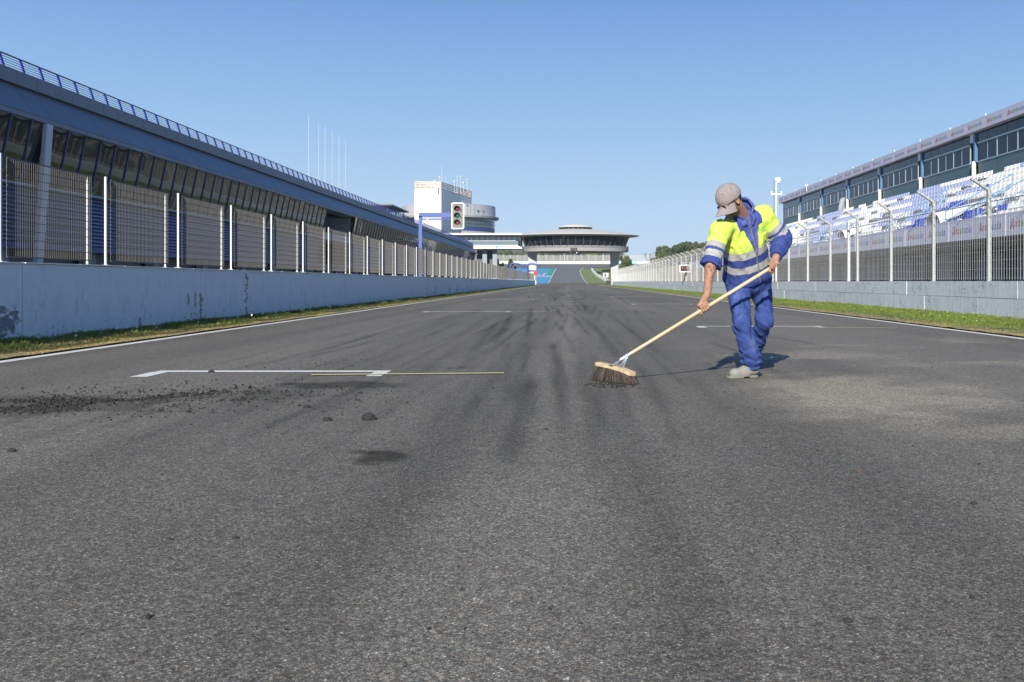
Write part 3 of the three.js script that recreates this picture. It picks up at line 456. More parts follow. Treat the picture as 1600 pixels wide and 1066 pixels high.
// ───────────── control tower and drum behind the pit building ─────────────
{
  const A = P(648, 296, 224), C = P(689, 296, 225), E = P(736.7, 302.5, 249), yT = C.y, back = V3(E.x - (C.x - A.x) * 1.0, 0, E.z - 3);
  const T = thing('control_tower', 'white rectangular control tower with slatted rooftop screen', 'tower', [C.x, 0, C.z]);
  const lm = mat([.74, .74, .73], .6), gm = lm;
  const face = (a, b, n, name) => { for (let i = 0; i < n; i++) for (let j = 0; j < 4; j++) { const p = V3(lerp(a.x, b.x, (i + .006) / n), 0, lerp(a.z, b.z, (i + .006) / n)), q = V3(lerp(a.x, b.x, (i + .994) / n), 0, lerp(a.z, b.z, (i + .994) / n)), d = q.clone().sub(p), L = d.length(), o = part(T, name, UNIT, lm, (p.x + q.x) / 2, yT * (j + .5) / 4, (p.z + q.z) / 2, L, yT / 4 - .02, .12); o.rotation.y = Math.atan2(-d.z, d.x); } };
  face(A, C, 4, 'wall_panel'); face(C, E, 5, 'wall_panel'); face(A, back, 3, 'wall_panel'); face(E, back, 3, 'wall_panel');
  const sh = new THREE.Shape(); const q = (v, f = .97) => [lerp((C.x + back.x) / 2, v.x, f), -lerp((C.z + back.z) / 2, v.z, f)]; sh.moveTo(...q(A)); sh.lineTo(...q(C)); sh.lineTo(...q(E)); sh.lineTo(...q(back));
  part(T, 'core', new THREE.ExtrudeGeometry(sh, { depth: yT - .1, bevelEnabled: false }).rotateX(-Math.PI / 2), mat([.4, .4, .4], .8));
  const wood = mat([.66, .52, .42], .7), rs = [A, C, E, back];
  for (let k = 0; k < 4; k++) { const a = rs[k], b = rs[(k + 1) % 4]; for (let j = 0; j < 5; j++) part(T, 'screen_slat', beam(V3(a.x, yT + .15 + j * .38, a.z), V3(b.x, yT + .15 + j * .38, b.z), .08, .25), wood); for (let j = 0; j < 5; j++) part(T, 'screen_post', rod(V3(lerp(a.x, b.x, j / 5), yT - .1, lerp(a.z, b.z, j / 5)), V3(lerp(a.x, b.x, j / 5), yT + 1.95, lerp(a.z, b.z, j / 5)), .06, .06, 5), mat([.5, .45, .4], .6)); }
  for (const [px, py, h, s] of [[687, 277, 0, .25], [690, 260, 0, 0], [696, 277, 0, 0], [714, 276, 0, .18], [719.5, 276, 0, .2], [730, 281, 0, .2], [710, 284, 0, .25], [724, 286, 0, .3]]) { const t = P(px, py, 230); part(T, 'aerial', merge([rod(V3(t.x, yT - .3, t.z), t, .05, .03, 5), ...(s ? [new THREE.SphereGeometry(s, 6, 5).translate(t.x, t.y, t.z)] : [])]), mat([.6, .6, .6], .5)); }
  part(T, 'white_beacon_post', bx(P(678.5, 0, 222).x - .12, P(678.5, 0, 222).x + .12, P(0, 292, 222).y, P(0, 282, 222).y, -222.2, -222), lm);
  settle(T);
  const D = 250, r = 12, cx = (774 - VX) * D / F - r, cz = -D, Q = thing('drum_building', 'round grey building with curved glazing beside the control tower', 'building', [cx, 0, cz]);
  const Y = (py) => HC + (VY - py) * (D - 4) / F, N = 36; const ring = (r1, r2, y0, y1) => new THREE.CylinderGeometry(r2, r1, y1 - y0, 64, 1, true).translate(cx, (y0 + y1) / 2, cz);
  part(Q, 'upper_wall', ring(r, r, Y(339), Y(322)), mat([.42, .43, .45], .5, .2)); part(Q, 'roof', new THREE.CylinderGeometry(r - .1, r - .1, .3, 48).translate(cx, Y(322.5), cz), mat([.35, .35, .36], .7));
  part(Q, 'eave', new THREE.CylinderGeometry(r + .95, r + .8, .5, 64).translate(cx, Y(340.5), cz), mat([.34, .35, .36], .5));
  const gl = phys([.05, .08, .09], .08, { ior: 1.8 }), y0 = Y(362), y1 = Y(342); part(Q, 'lower_wall', ring(r - .4, r - .4, 0, Y(340)), mat([.25, .26, .27], .7));
  for (let i = 0; i < N; i++) for (let j = 0; j < 4; j++) { const a = (i + .5) / N * 6.283, ya = lerp(y0, y1, j / 4), yb = lerp(y0, y1, (j + 1) / 4); const o = part(Q, 'window_pane', UNIT, j ? gl : mat([.03, .05, .22], .4), cx + (r - .25) * Math.cos(a), (ya + yb) / 2, cz + (r - .25) * Math.sin(a), .06, yb - ya - .12, 2 * Math.PI * (r - .25) / N - .08); o.rotation.y = -a; }
  part(Q, 'sill_band', ring(r - .15, r - .15, 0, y0 - .1), mat([.3, .31, .33], .6)); settle(Q);
}
// ───────────── glazed walkway and saucer bridge ─────────────
{
  const D = 213, X0 = -34, X1 = P(815, 0, D).x, Y = (py) => HC + (VY - py) * D / F, k = D / F;
  const W = thing('glazed_walkway', 'white edged glazed walkway joining pit building and bridge', 'walkway', [-20, 0, -D]);
  const white = mat([.78, .78, .77], .5), gl = phys([.02, .03, .04], .06, { ior: 1.8 }), blk = mat([.25, .26, .27], .6);
  pbox(W, 'roof', white, X0, X1, Y(367), Y(364.3), -D - 6, -D); pbox(W, 'inner_wall', blk, X0, X1, Y(384), Y(367), -D - 4, -D - 3.8);
  for (let px = 668; px < 812; px += 8.5) { const a = P(px, 0, D).x, b = P(px + 8.2, 0, D).x; pbox(W, 'window_pane', gl, a, b, Y(376), Y(367.3), -D - 1.1, -D - 1.05); pbox(W, 'window_frame', mat([.2, .23, .26], .5), b, b + .05, Y(384), Y(367), -D - 1.15, -D - 1); }
  const pn = (px0, px1) => { const s = new THREE.Shape(); s.moveTo(P(px0, 0, D).x, Y(388.8)); s.lineTo(P(px1, 0, D).x, Y(388.8)); s.lineTo(P(px1 - 8, 0, D).x, Y(383)); s.lineTo(P(px0, 0, D).x, Y(383)); return new THREE.ExtrudeGeometry(s, { depth: .2, bevelEnabled: false }).translate(0, 0, -D); };
  part(W, 'white_fascia', pn(668, 816.5), white); pbox(W, 'floor_slab', mat([.35, .35, .36], .7), X0, X1, Y(389.4), Y(388.3), -D - 5, -D - .1);
  for (let px = 690; px < 806; px += 6) pbox(W, 'balustrade_pane', phys([.14, .19, .22], .1, { ior: 1.6 }), P(px, 0, D).x, P(px + 5.7, 0, D).x, Y(383), Y(376.6), -D - .08, -D - .04);
  part(W, 'handrail', rod(V3(P(690, 0, D).x, Y(376.4), -D - .06), V3(P(806, 0, D).x, Y(376.4), -D - .06), .05, .05, 6), white);
  const lt = canvasTex(512, 96, (c, w, h) => { c.fillStyle = '#eceeee'; c.fillRect(0, 0, w, h); c.strokeStyle = '#2d86c9'; c.lineWidth = 20; c.beginPath(); c.arc(58, 44, 30, 1.2, 5.4); c.stroke(); c.beginPath(); c.moveTo(40, 54); c.bezierCurveTo(70, 30, 90, 70, 130, 12); c.stroke(); c.fillStyle = '#2d86c9'; c.fillRect(98, 52, 20, 36); c.fillStyle = '#56626f'; c.font = 'bold 54px sans-serif'; c.textBaseline = 'middle'; c.fillText('J E R E Z', 230, 48); });
  const lg = new THREE.PlaneGeometry(29 * k, 5.5 * k); part(W, 'lettering', lg, mat([.85, .85, .85], .5, 0, { map: lt }), P(788, 0, D).x, Y(386), -D + .215);
  for (const px of [756, 772]) part(W, 'support_column', bx(P(px, 0, D).x - .5, P(px, 0, D).x + .5, 0, Y(389.4), -D - 3, -D - 2), mat([.25, .28, .33], .6));
  part(W, 'lower_block', bx(P(742, 0, D).x, P(771, 0, D).x, 0, Y(390), -D - 9, -D - 4), mat([.10, .105, .10], .7));
  settle(W);
}
{
  const D = 219, cx = (899 - VX) * D / F, cz = -D, sq = .8, Y = (py) => HC + (VY - py) * (D - 8) / F;
  const B = thing('saucer_bridge', 'saucer shaped glazed bridge spanning the track on two piers', 'bridge', [cx, 0, cz]);
  const el = (pts, n = 96) => { const g = new THREE.LatheGeometry(pts.map(([r, y]) => new THREE.Vector2(r, y)), n).scale(1, 1, sq); return g.translate(cx, 0, cz); };
  const roofM = mat([.48, .455, .425], .65, 0), gray = mat([.30, .30, .31], .6), dark = mat([.25, .25, .26], .6), gl = phys([.012, .015, .018], .05, { ior: 1.42 }), alu = mat([.45, .45, .45], .5, .3);
  const yr = Y(366.5);
  part(B, 'roof', el([[0, yr + 1.55], [4.6, yr + 1.45], [9, yr + .95], [12.5, yr + .42], [14.4, yr + .1], [14.55, yr], [14.3, yr - .12], [12.6, yr - .3], [0, yr - .3]]), roofM);
  const L = part(B, 'roof_lantern', el([[0, yr + 2.75], [2.4, yr + 2.62], [3.5, yr + 2.3], [3.95, yr + 2.02], [3.9, yr + 1.95], [0, yr + 1.95]]), roofM);
  for (let i = 0; i < 22; i++) { const a = (i + .5) / 22 * 6.283; const o = part(B, 'lantern_window', UNIT, gl, cx + 3.75 * Math.cos(a), yr + 1.72, cz + 3.75 * sq * Math.sin(a), .86, .5, .06); o.rotation.y = -Math.atan2(Math.sin(a) / sq, Math.cos(a)) + Math.PI / 2; }
  part(B, 'lantern_sill', el([[4.3, yr + 1.35], [4.1, yr + 1.5], [3.6, yr + 1.5]]), roofM); part(B, 'lantern_core', el([[3.4, yr + 1.3], [3.4, yr + 2.1]]), dark);
  const yg1 = yr - .3, yg0 = Y(384.2), r1 = 12.2, r0 = 11.4, N = 44;
  part(B, 'dark_interior', el([[r0 - 3, yg0], [r0 - 3, yg1]]), dark);
  for (let i = 0; i < N; i++) {
    const a0 = (i + .03) / N * 6.283, a1 = (i + .97) / N * 6.283, q = (a, r, y) => V3(cx + r * Math.cos(a), y, cz + r * sq * Math.sin(a));
    const p = [q(a0, r0, yg0), q(a1, r0, yg0), q(a1, r1, yg1), q(a0, r1, yg1)]; part(B, 'window_pane', sheet(p.flatMap((v) => [v.x, v.y, v.z]), [0, 2, 1, 0, 3, 2]), gl);
    part(B, 'mullion', beam(q(i / N * 6.283, r0 + .02, yg0), q(i / N * 6.283, r1 + .02, yg1), .09), mat([.1, .11, .12], .5));
    if (Math.sin((i + .5) / N * 6.283) > -.2) { const e0 = (i + .06) / N * 6.283, e1 = (i + .94) / N * 6.283, p2 = [q(e0, 12.1, Y(387.4)), q(e1, 12.1, Y(387.4)), q(e1, 12.15, Y(383.6)), q(e0, 12.15, Y(383.6))]; part(B, 'balustrade_panel', sheet(p2.flatMap((v) => [v.x, v.y, v.z]), [0, 2, 1, 0, 3, 2]), mat([.20, .205, .21], .4)); }
  }
  for (const [i, s] of [[14, 1], [9, -1], [6, 1], [16, -1]]) { const a = i / N * 6.283, b = (i + s * 1.4) / N * 6.283; part(B, 'raking_strut', beam(V3(cx + (r0 - .8) * Math.cos(a), yg0, cz + (r0 - .8) * sq * Math.sin(a)), V3(cx + (r1 - .8) * Math.cos(b), yg1, cz + (r1 - .8) * sq * Math.sin(b)), .3), alu); }
  part(B, 'deck', el([[0, yg0 - .05], [11.35, yg0 - .05], [12, Y(387.5)], [12.2, Y(388)], [11.9, Y(392.2)], [11.2, Y(393)], [0, Y(393)]]), gray);
  part(B, 'deck_fascia', el([[12.22, Y(388.6)], [12.0, Y(392.4)]]), mat([.36, .355, .35], .5));
  const pier = (xa, xb, xa2, xb2, z) => { const s = new THREE.Shape(); s.moveTo(xa2, -1); s.lineTo(xb2, -1); s.lineTo(xb, Y(392.5)); s.lineTo(xa, Y(392.5)); return new THREE.ExtrudeGeometry(s, { depth: 2.4, bevelEnabled: true, bevelSize: .06, bevelThickness: .06, bevelSegments: 1 }).translate(0, 0, z); };
  const pc = mat([.55, .55, .55], .7, 0, { map: wallPaint }), k = (D - 1) / F;
  part(B, 'pier', pier((825 - VX) * k, (838 - VX) * k, (829 - VX) * k, (838 - VX) * k, -D - 1.2), pc); part(B, 'pier', pier((954 - VX) * k, (968.5 - VX) * k, (955.5 - VX) * k, (962 - VX) * k, -D - 1.2), pc);
  settle(B);
  const c = P(896.5, 391.5, 207.5), S = thing('start_lights', 'black start light cluster hung on the front of the bridge', 'start lights', [c.x, c.y - .6, c.z]);
  for (let i = 0; i < 4; i++) { const x = c.x + (i - 1.5) * .38, m = part(S, 'lamp_box', bx(x - .17, x + .17, c.y - .15, c.y + .62, c.z - .1, c.z + .1), mat([.015, .015, .017], .5)); for (const dy of [.07, .42]) part(m, 'lamp', new THREE.SphereGeometry(.11, 10, 6).scale(1, 1, .4).translate(x, c.y + dy, c.z + .1), phys([.05, .012, .012], .2)); }
  part(S, 'bracket', merge([rod(V3(c.x - .6, c.y - .15, c.z), V3(c.x - .8, c.y - .5, c.z), .03), rod(V3(c.x + .6, c.y - .15, c.z), V3(c.x + .62, c.y - .55, c.z), .03), bx(c.x + .5, c.x + .75, c.y - .62, c.y - .4, c.z - .08, c.z + .08), bx(c.x - .8, c.x + .8, c.y + .05, c.y + .15, c.z - 3.5, c.z - .1)]), mat([.5, .5, .5], .5)); settle(S);
}
// pit exit arches at the end of the wall
{
  const mkArch = (pts, D, label) => { const c = pts.map(([x, y]) => P(x, y, D)), b = c[0].clone(); const T = thing('pit_exit_arch', label, 'arch', [b.x, 0, b.z]); const lo = c.map((v) => v.clone().add(V3(0, 0, -2.6))); part(T, 'front_tube', tube(c, .17, 30, 8), M_lampblue); part(T, 'rear_tube', tube(lo, .12, 30, 8), M_lampblue); const n = 18, k = new THREE.CatmullRomCurve3(c); part(T, 'roof_sheet', gridSheet(n, 1, (i, j) => { const p = k.getPoint(i / n); return [p.x, p.y + .12, p.z - 2.6 * j]; }), mat([.5, .5, .48], .6)); part(T, 'post', merge([rod(V3(c[0].x, 0, c[0].z), c[0], .13), rod(V3(lo[0].x, 0, lo[0].z), lo[0], .1)]), M_lampblue); settle(T); };
  mkArch([[797.5, 418], [798.5, 413.5], [803, 411.6], [811, 412.8], [819, 416]], 192, 'blue curved pit exit canopy behind the end of the fence');
  mkArch([[824.5, 422], [823, 417], [826, 413.2], [832, 412.6], [842, 415]], 196, 'blue curved canopy tube beside the left bridge pier');
  const D = 198, q = P(837, 427, D), T = thing('red_signal', 'red signal lamp on a blue bracket at the end of the pit wall', 'signal', [q.x, 1.05, -D]); part(T, 'lamp_box', bx(q.x - .38, q.x + .38, q.y - .4, q.y + .4, -D - .2, -D + .2), mat([.45, .02, .03], .5)); part(T, 'bracket', merge([beam(P(824, 423.5, D), P(840.5, 423.5, D), .2, .3), beam(V3(q.x, 1.05, -D), q, .14)]), M_lampblue); settle(T);
  const D2 = 185, U = thing('blue_stand', 'blue V shaped stand on the pit wall near the bridge', 'stand', [P(815, 0, D2).x, 1.06, -D2]); part(U, 'leg', beam(P(814.3, 434, D2), P(814.8, 424, D2), .22), M_lampblue); part(U, 'leg', beam(P(815.4, 434, D2), P(817.6, 424, D2), .22), mat([.12, .22, .6], .5)); settle(U);
}
console.log('bridge');

// ───────────── the hill beyond the bridge ─────────────
{
  const strip = (rows, up, nx = 10) => { const n = 40, p = []; const at = (t) => { const s = t * (rows.length - 1), k = Math.min(rows.length - 2, Math.floor(s)), f = s - k; return rows[k].map((v, i) => lerp(v, rows[k + 1][i], f)); }; return gridSheet(nx, n, (i, j) => { const [py, a, b] = at(j / n), v = onHill(lerp(a, b, i / nx), py, up); return [v.x, v.y, v.z, v.x, -v.z]; }); };
  const asp = mat([.175, .168, .16], .9, 0, { map: rep(grainTex, .3, .3) });
  struct('far_track', strip([[443.6, 856.5, 917.5], [436, 860.8, 911], [429, 864.3, 907.5], [424, 867, 906], [421.5, 868.4, 907.5], [419.8, 870, 912], [418.9, 870, 919]], .05), asp, 'asphalt climbing the hill beyond the bridge|track');
  struct('far_cross_track', strip([[419.2, 780, 916], [418.4, 780, 925], [417.4, 780, 955], [416.9, 780, 1020], [413.7, 780, 1020]], .09), asp, 'asphalt bend crossing at the top of the hill|track');
  struct('blue_runoff', strip([[443.6, 795, 856.5], [436, 795, 860.8], [429, 795, 864.3], [424, 795, 867], [419.4, 795, 869.8]], .04), mat([.085, .36, .62], .8, 0, { map: rep(grainTex, .3, .3) }), 'bright blue painted run off left of the far track|run off');
  struct('green_runoff_stripe', strip([[432, 853.5, 861.5], [424, 857.5, 865], [419.5, 861, 868.0]], .08, 2), mat([.03, .26, .17], .8), 'green painted stripe beside the blue run off|run off');
  struct('blue_kerb_line', strip([[432.6, 838, 861.6], [431.6, 838, 862]], .1, 2), mat([.6, .65, .68], .8), 'pale line across the blue run off|line');
  struct('far_edge_line', strip([[443.6, 856.2, 857.4], [436, 860.2, 861.2], [429, 863.7, 864.7], [424, 866.4, 867.4], [419.6, 869.3, 870.3]], .12, 1), M_worn, 'white kerb on the left edge of the far track|kerb');
  struct('far_edge_line_right', strip([[443.6, 917, 918], [436, 910.6, 911.5], [429, 907.1, 908], [424, 905.6, 906.5], [421.5, 907.1, 908.2], [420, 910, 913]], .12, 1), M_white, 'white edge line on the right of the far track|line');
  struct('far_lettering', merge([strip([[431, 840, 843], [430.2, 840, 847]], .14, 1), strip([[431.5, 848, 850], [428, 849.5, 851.5]], .14, 1), strip([[428.6, 849, 854], [427.6, 850, 855]], .14, 1)]), M_white, 'white letters painted on the blue run off|marking');
  struct('infield_grass', strip([[443.6, 917.5, 966], [436, 911, 966], [429, 907.5, 966], [424, 906, 966], [421, 908.5, 966], [419.2, 917, 966]], .04), mat([.21, .24, .07], 1, 0, { map: rep(grainTex, .5, .5) }), 'green grass inside the far bend|grass');
  struct('gravel_trap', strip([[413.8, 770, 1020], [411.2, 770, 1020]], .05), mat([.48, .40, .29], 1, 0, { map: rep(grainTex, .5, .5) }), 'beige gravel trap at the top of the hill|gravel');
  // white wall and fence round the outside
  const D = hitD(410.9), yb = Hd(D) - .2, k = D / F, hgt = 1.35, T = thing('outer_barrier', 'long white barrier with blue patches beyond the far bend', 'barrier', [10, yb, -D]);
  for (let px = 770; px < 1024; px += 9) { const blue = [970, 988].some((b) => Math.abs(px - b) < 5); pbox(T, 'barrier_panel', blue ? mat([.25, .55, .62], .6) : mat([.74, .73, .70], .7), (px - VX) * k, (px + 8.9 - VX) * k, yb, yb + hgt + .15, -D - .2, -D); } settle(T);
  const D2 = D + 12, k2 = D2 / F, y2 = Hd(D2), fT = HC + (VY - 398.9) * k2, Fn = thing('outer_fence', 'grey mesh fence running behind the far white barrier', 'fence', [5, y2, -D2]), fm = mat([.40, .40, .39], .7), post = mat([.5, .5, .49], .6);
  const pl = []; for (let i = 0; i <= 20; i++) pl.push(bx(i * .2 - .03, i * .2 + .03, y2, fT, -.03, .03)); for (let j = 0; j < 12; j++) pl.push(bx(0, 4, lerp(y2, fT, (j + .5) / 12) - .05, lerp(y2, fT, (j + .5) / 12) + .05, -.02, .02)); const plg = merge(pl);
  for (let x = (765 - VX) * k2; x < (1030 - VX) * k2; x += 4.1) { const low = x > (950 - VX) * k2 ? .75 : 1; const o = part(Fn, 'mesh_panel', plg, fm, x, 0, -D2); part(Fn, 'post', bx(x - .08, x + .08, y2, fT + .35, -D2 - .08, -D2 + .08), post); } for (const px of [882, 943]) part(Fn, 'tall_pole', rod(V3((px - VX) * k2, y2, -D2 + 1), V3((px - VX) * k2, fT + .8, -D2 + 1), .2, .15, 6), mat([.6, .6, .6], .6)); settle(Fn);
  // second slope of track far behind
  const far = (a, b, d0, d1, a2, b2, m, name, label) => struct(name, gridSheet(6, 10, (i, j) => { const Dd = lerp(d0, d1, j / 10), x = lerp(lerp(a, b, i / 6), lerp(a2, b2, i / 6), j / 10); const X = (x - VX) * Dd / F; return [X, terr(X, Dd) + .25, -Dd, X, Dd]; }), m, label);
  far(866, 914, 725, 960, 858, 918, asp, 'upper_track', 'grey track on the upper slope seen under the bridge|track'); far(914, 940, 725, 960, 918, 944, mat([.16, .20, .05], 1), 'upper_grass', 'green slope beside the upper track|grass'); far(838, 866, 760, 960, 838, 858, mat([.08, .30, .58], .8), 'upper_blue_runoff', 'blue run off on the upper slope|run off');
  // low white wall with box on the inside of the bend
  const W = thing('inner_barrier', 'low white barrier curving along the infield grass', 'barrier', [12, 0, -330]); const pts = [[924.5, 422], [927.5, 427], [933, 432], [940, 436], [947, 440.5], [954, 443]].map(([x, y]) => onHill(x, y)); for (let i = 0; i < pts.length - 1; i++) for (let j = 0; j < 3; j++) { const a = pts[i].clone().lerp(pts[i + 1], j / 3 + .01), b = pts[i].clone().lerp(pts[i + 1], (j + 1) / 3 - .01); part(W, 'barrier_panel', beam(a.clone().add(V3(0, .45, 0)), b.clone().add(V3(0, .45, 0)), .4, .95), mat([.72, .72, .70], .7)); } settle(W);
  const q = onHill(946.5, 433.5), C = thing('marshal_hut', 'small white marshal box among bushes right of the far track', 'hut', [q.x, q.y, q.z]); part(C, 'walls', bx(q.x - .9, q.x + .9, q.y, q.y + 1.5, q.z - .8, q.z + .8), mat([.72, .72, .71], .6)); part(C, 'roof', bx(q.x - 1.05, q.x + 1.05, q.y + 1.5, q.y + 1.62, q.z - .95, q.z + .95), mat([.6, .6, .6], .6)); part(C, 'opening', bx(q.x - .55, q.x + .05, q.y + .2, q.y + 1.25, q.z + .8, q.z + .83), mat([.03, .04, .04], .7)); settle(C);
  const kerbBox = onHill(951.5, 443.3); single('tyre_stack', bx(kerbBox.x - .9, kerbBox.x + .9, kerbBox.y, kerbBox.y + 1.0, kerbBox.z - 1, kerbBox.z + 1), mat([.03, .03, .035], .8), 'dark padded block at the end of the low white barrier', 'padding', [kerbBox.x, kerbBox.y, kerbBox.z]);
}
// ───────────── trees and bushes ─────────────
const leafG = (seed, n, fn, s) => { const r = rng(seed), p = []; for (let i = 0; i < n; i++) { const c = fn(r); if (!c) continue; const a = V3(r() - .5, r() - .5, r() - .5).normalize(), b = V3(r() - .5, r() - .5, r() - .5).cross(a).normalize(), k = s * (.6 + .8 * r()); const q = (u, v) => p.push(c.x + a.x * u * k + b.x * v * k, c.y + a.y * u * k + b.y * v * k, c.z + a.z * u * k + b.z * v * k); q(-1, 0); q(0, .55); q(1, 0); q(-1, 0); q(1, 0); q(0, -.55); } const g = new THREE.BufferGeometry(); g.setAttribute('position', new THREE.Float32BufferAttribute(p, 3)); g.computeVertexNormals(); return g; };
const M_leaf = [[.065, .09, .035], [.09, .105, .05], [.10, .13, .04], [.055, .08, .04]].map((c) => mat(c, .9)), M_bark = mat([.16, .12, .09], .95);
function plant(name, label, category, base, w, h, lobes, kind, seed, group, trunk = .35) {
  const T = thing(name, label, category, [base.x, base.y, base.z], group), r = rng(seed), L = [];
  for (let i = 0; i < lobes; i++) { const a = r() * 6.28, d = Math.sqrt(r()) * .38 * w, t = r(); L.push([V3(base.x + Math.cos(a) * d, base.y + h * lerp(trunk + .08, .92, t), base.z + Math.sin(a) * d), w * (.15 + .12 * r()) * (1.15 - .3 * t), Math.min(h * (.10 + .08 * r()), w * .24)]); }
  const g = leafG(seed + 1, lobes * 240, (q) => { const [c, rx, ry] = L[(q() * lobes) | 0], a = q() * 6.28, z = q() * 2 - 1, s = Math.sqrt(1 - z * z), k = Math.pow(q(), .45); return V3(c.x + Math.cos(a) * s * rx * k, c.y + z * ry * k, c.z + Math.sin(a) * s * rx * k); }, Math.max(.09, h * .024));
  part(T, 'crown', g, M_leaf[kind]); const tl = [rod(V3(base.x, base.y - .3, base.z), V3(base.x + .1, base.y + h * (trunk + .2), base.z), h * .03 + .04, h * .018 + .03, 7)]; for (let i = 0; i < Math.min(5, lobes); i++) tl.push(rod(V3(base.x + .05, base.y + h * trunk * .8, base.z), L[i][0], h * .014 + .02, h * .006 + .01, 5)); part(T, 'trunk', merge(tl), M_bark); return settle(T);
}
{
  const at = (px, D, y) => V3((px - VX) * D / F, y, -D), tr = 'eucalyptus trees beyond the right fence';
  const tree = (px, top, D, wpx, kind, label, lob = 24, tk = .55) => { const y = terr((px - VX) * D / F, D), h = HC + (VY - top) * D / F - y; plant('tree', label, 'tree', at(px, D, y), wpx * 1.5 * D / F, h, lob, kind, (px * 7) | 0, tr, tk); };
  tree(1036, 383, 260, 16, 1, 'leftmost rounded tree above the right catch fence'); tree(1030, 392, 250, 20, 2, 'low bright green tree in front of the rounded one above the fence', 12, .1); tree(1044, 386, 265, 12, 1, 'small tree leaning right of the leftmost rounded tree');
  tree(1062, 380, 240, 16, 3, 'darker tree left of the sweeper sleeve above the fence'); tree(1073, 377, 245, 16, 3, 'tall grey green tree in the middle of the right tree group'); tree(1086, 375, 240, 17, 1, 'tallest tree just left of the sweeper'); tree(1098, 376, 243, 16, 1, 'tree touching the sweeper sleeve above the fence'); tree(1110, 378, 240, 16, 1, 'tree half hidden behind the sweeper');
  tree(977, 399, 300, 14, 2, 'umbrella shaped pine right of the bridge pier', 12, .55);
  { const T = thing('bare_tree', 'small leafless tree beside the green tree on the right', 'tree', [(1015 - VX) * 230 / F, 0, -230]), r = rng(77), b = V3((1015 - VX) * 230 / F, 0, -230), l = []; const grow = (p, d, L, w, n) => { const e = p.clone().add(d.clone().multiplyScalar(L)); l.push(rod(p, e, w, w * .65, 4)); if (n) for (let i = 0; i < 3; i++) grow(e, d.clone().add(V3((r() - .5) * 1.1, .25, (r() - .5) * 1.1)).normalize(), L * .62, w * .6, n - 1); }; grow(b, V3(0, 1, 0), 3.3, .1, 4); part(T, 'branches', merge(l), mat([.22, .17, .16], .9)); settle(T); }
  const bush = (px, D, top, wpx, kind, label) => { const y = terr((px - VX) * D / F, D), h = HC + (VY - top) * D / F - y; plant('bush', label, 'bush', at(px, D, y), wpx * D / F, Math.max(h, .8), 14, kind, (px * 13 + D) | 0, 'scrub around the bridge', .02); };
  [[779, 560, 392, 18, 2, 'bright scrub under the walkway beside the dark block'], [790, 565, 391, 18, 2, 'olive scrub in the middle under the walkway'], [803, 562, 391, 18, 3, 'dark scrub under the walkway right half'], [815, 565, 394, 14, 2, 'light scrub against the left pier'], [822, 570, 395, 14, 0, 'scrub directly behind the left pier']].forEach((a) => bush(...a));
  [[778, 236, 404, 14, 0, 'tall bush behind the fence under the dark block'], [786, 232, 408, 14, 2, 'yellowish bush behind the pit fence'], [796, 238, 403, 14, 0, 'rounded dark bush above the blue canopy'], [804, 240, 409, 9, 3, 'small bush right of the rounded dark one']].forEach((a) => bush(...a));
  for (let i = 0; i < 9; i++) bush(846 + i * 11.5, 585 + (i % 3) * 8, [395.5, 396, 395, 396.5, 396, 395, 397, 396, 395.5][i], 14, [0, 2, 3][i % 3], `${['first', 'second', 'third', 'fourth', 'fifth', 'sixth', 'seventh', 'eighth', 'last'][i]} hedge shrub from the left in the row under the bridge`);
  [[936, 0, 424, 0], [944, 0, 421, 2], [951, 0, 420, 0], [958, 0, 422, 3]].forEach(([px, , top, k], i) => { const D = [372, 378, 382, 370][i]; bush(px, D, top, 12, k, ['bush just right of the low white barrier', 'bright bush behind the marshal box', 'bush left of the right pier', 'dark bush against the right pier'][i]); });
}
scene.fog = new THREE.FogExp2(0xc4d6e8, .00016);
console.log('trees');

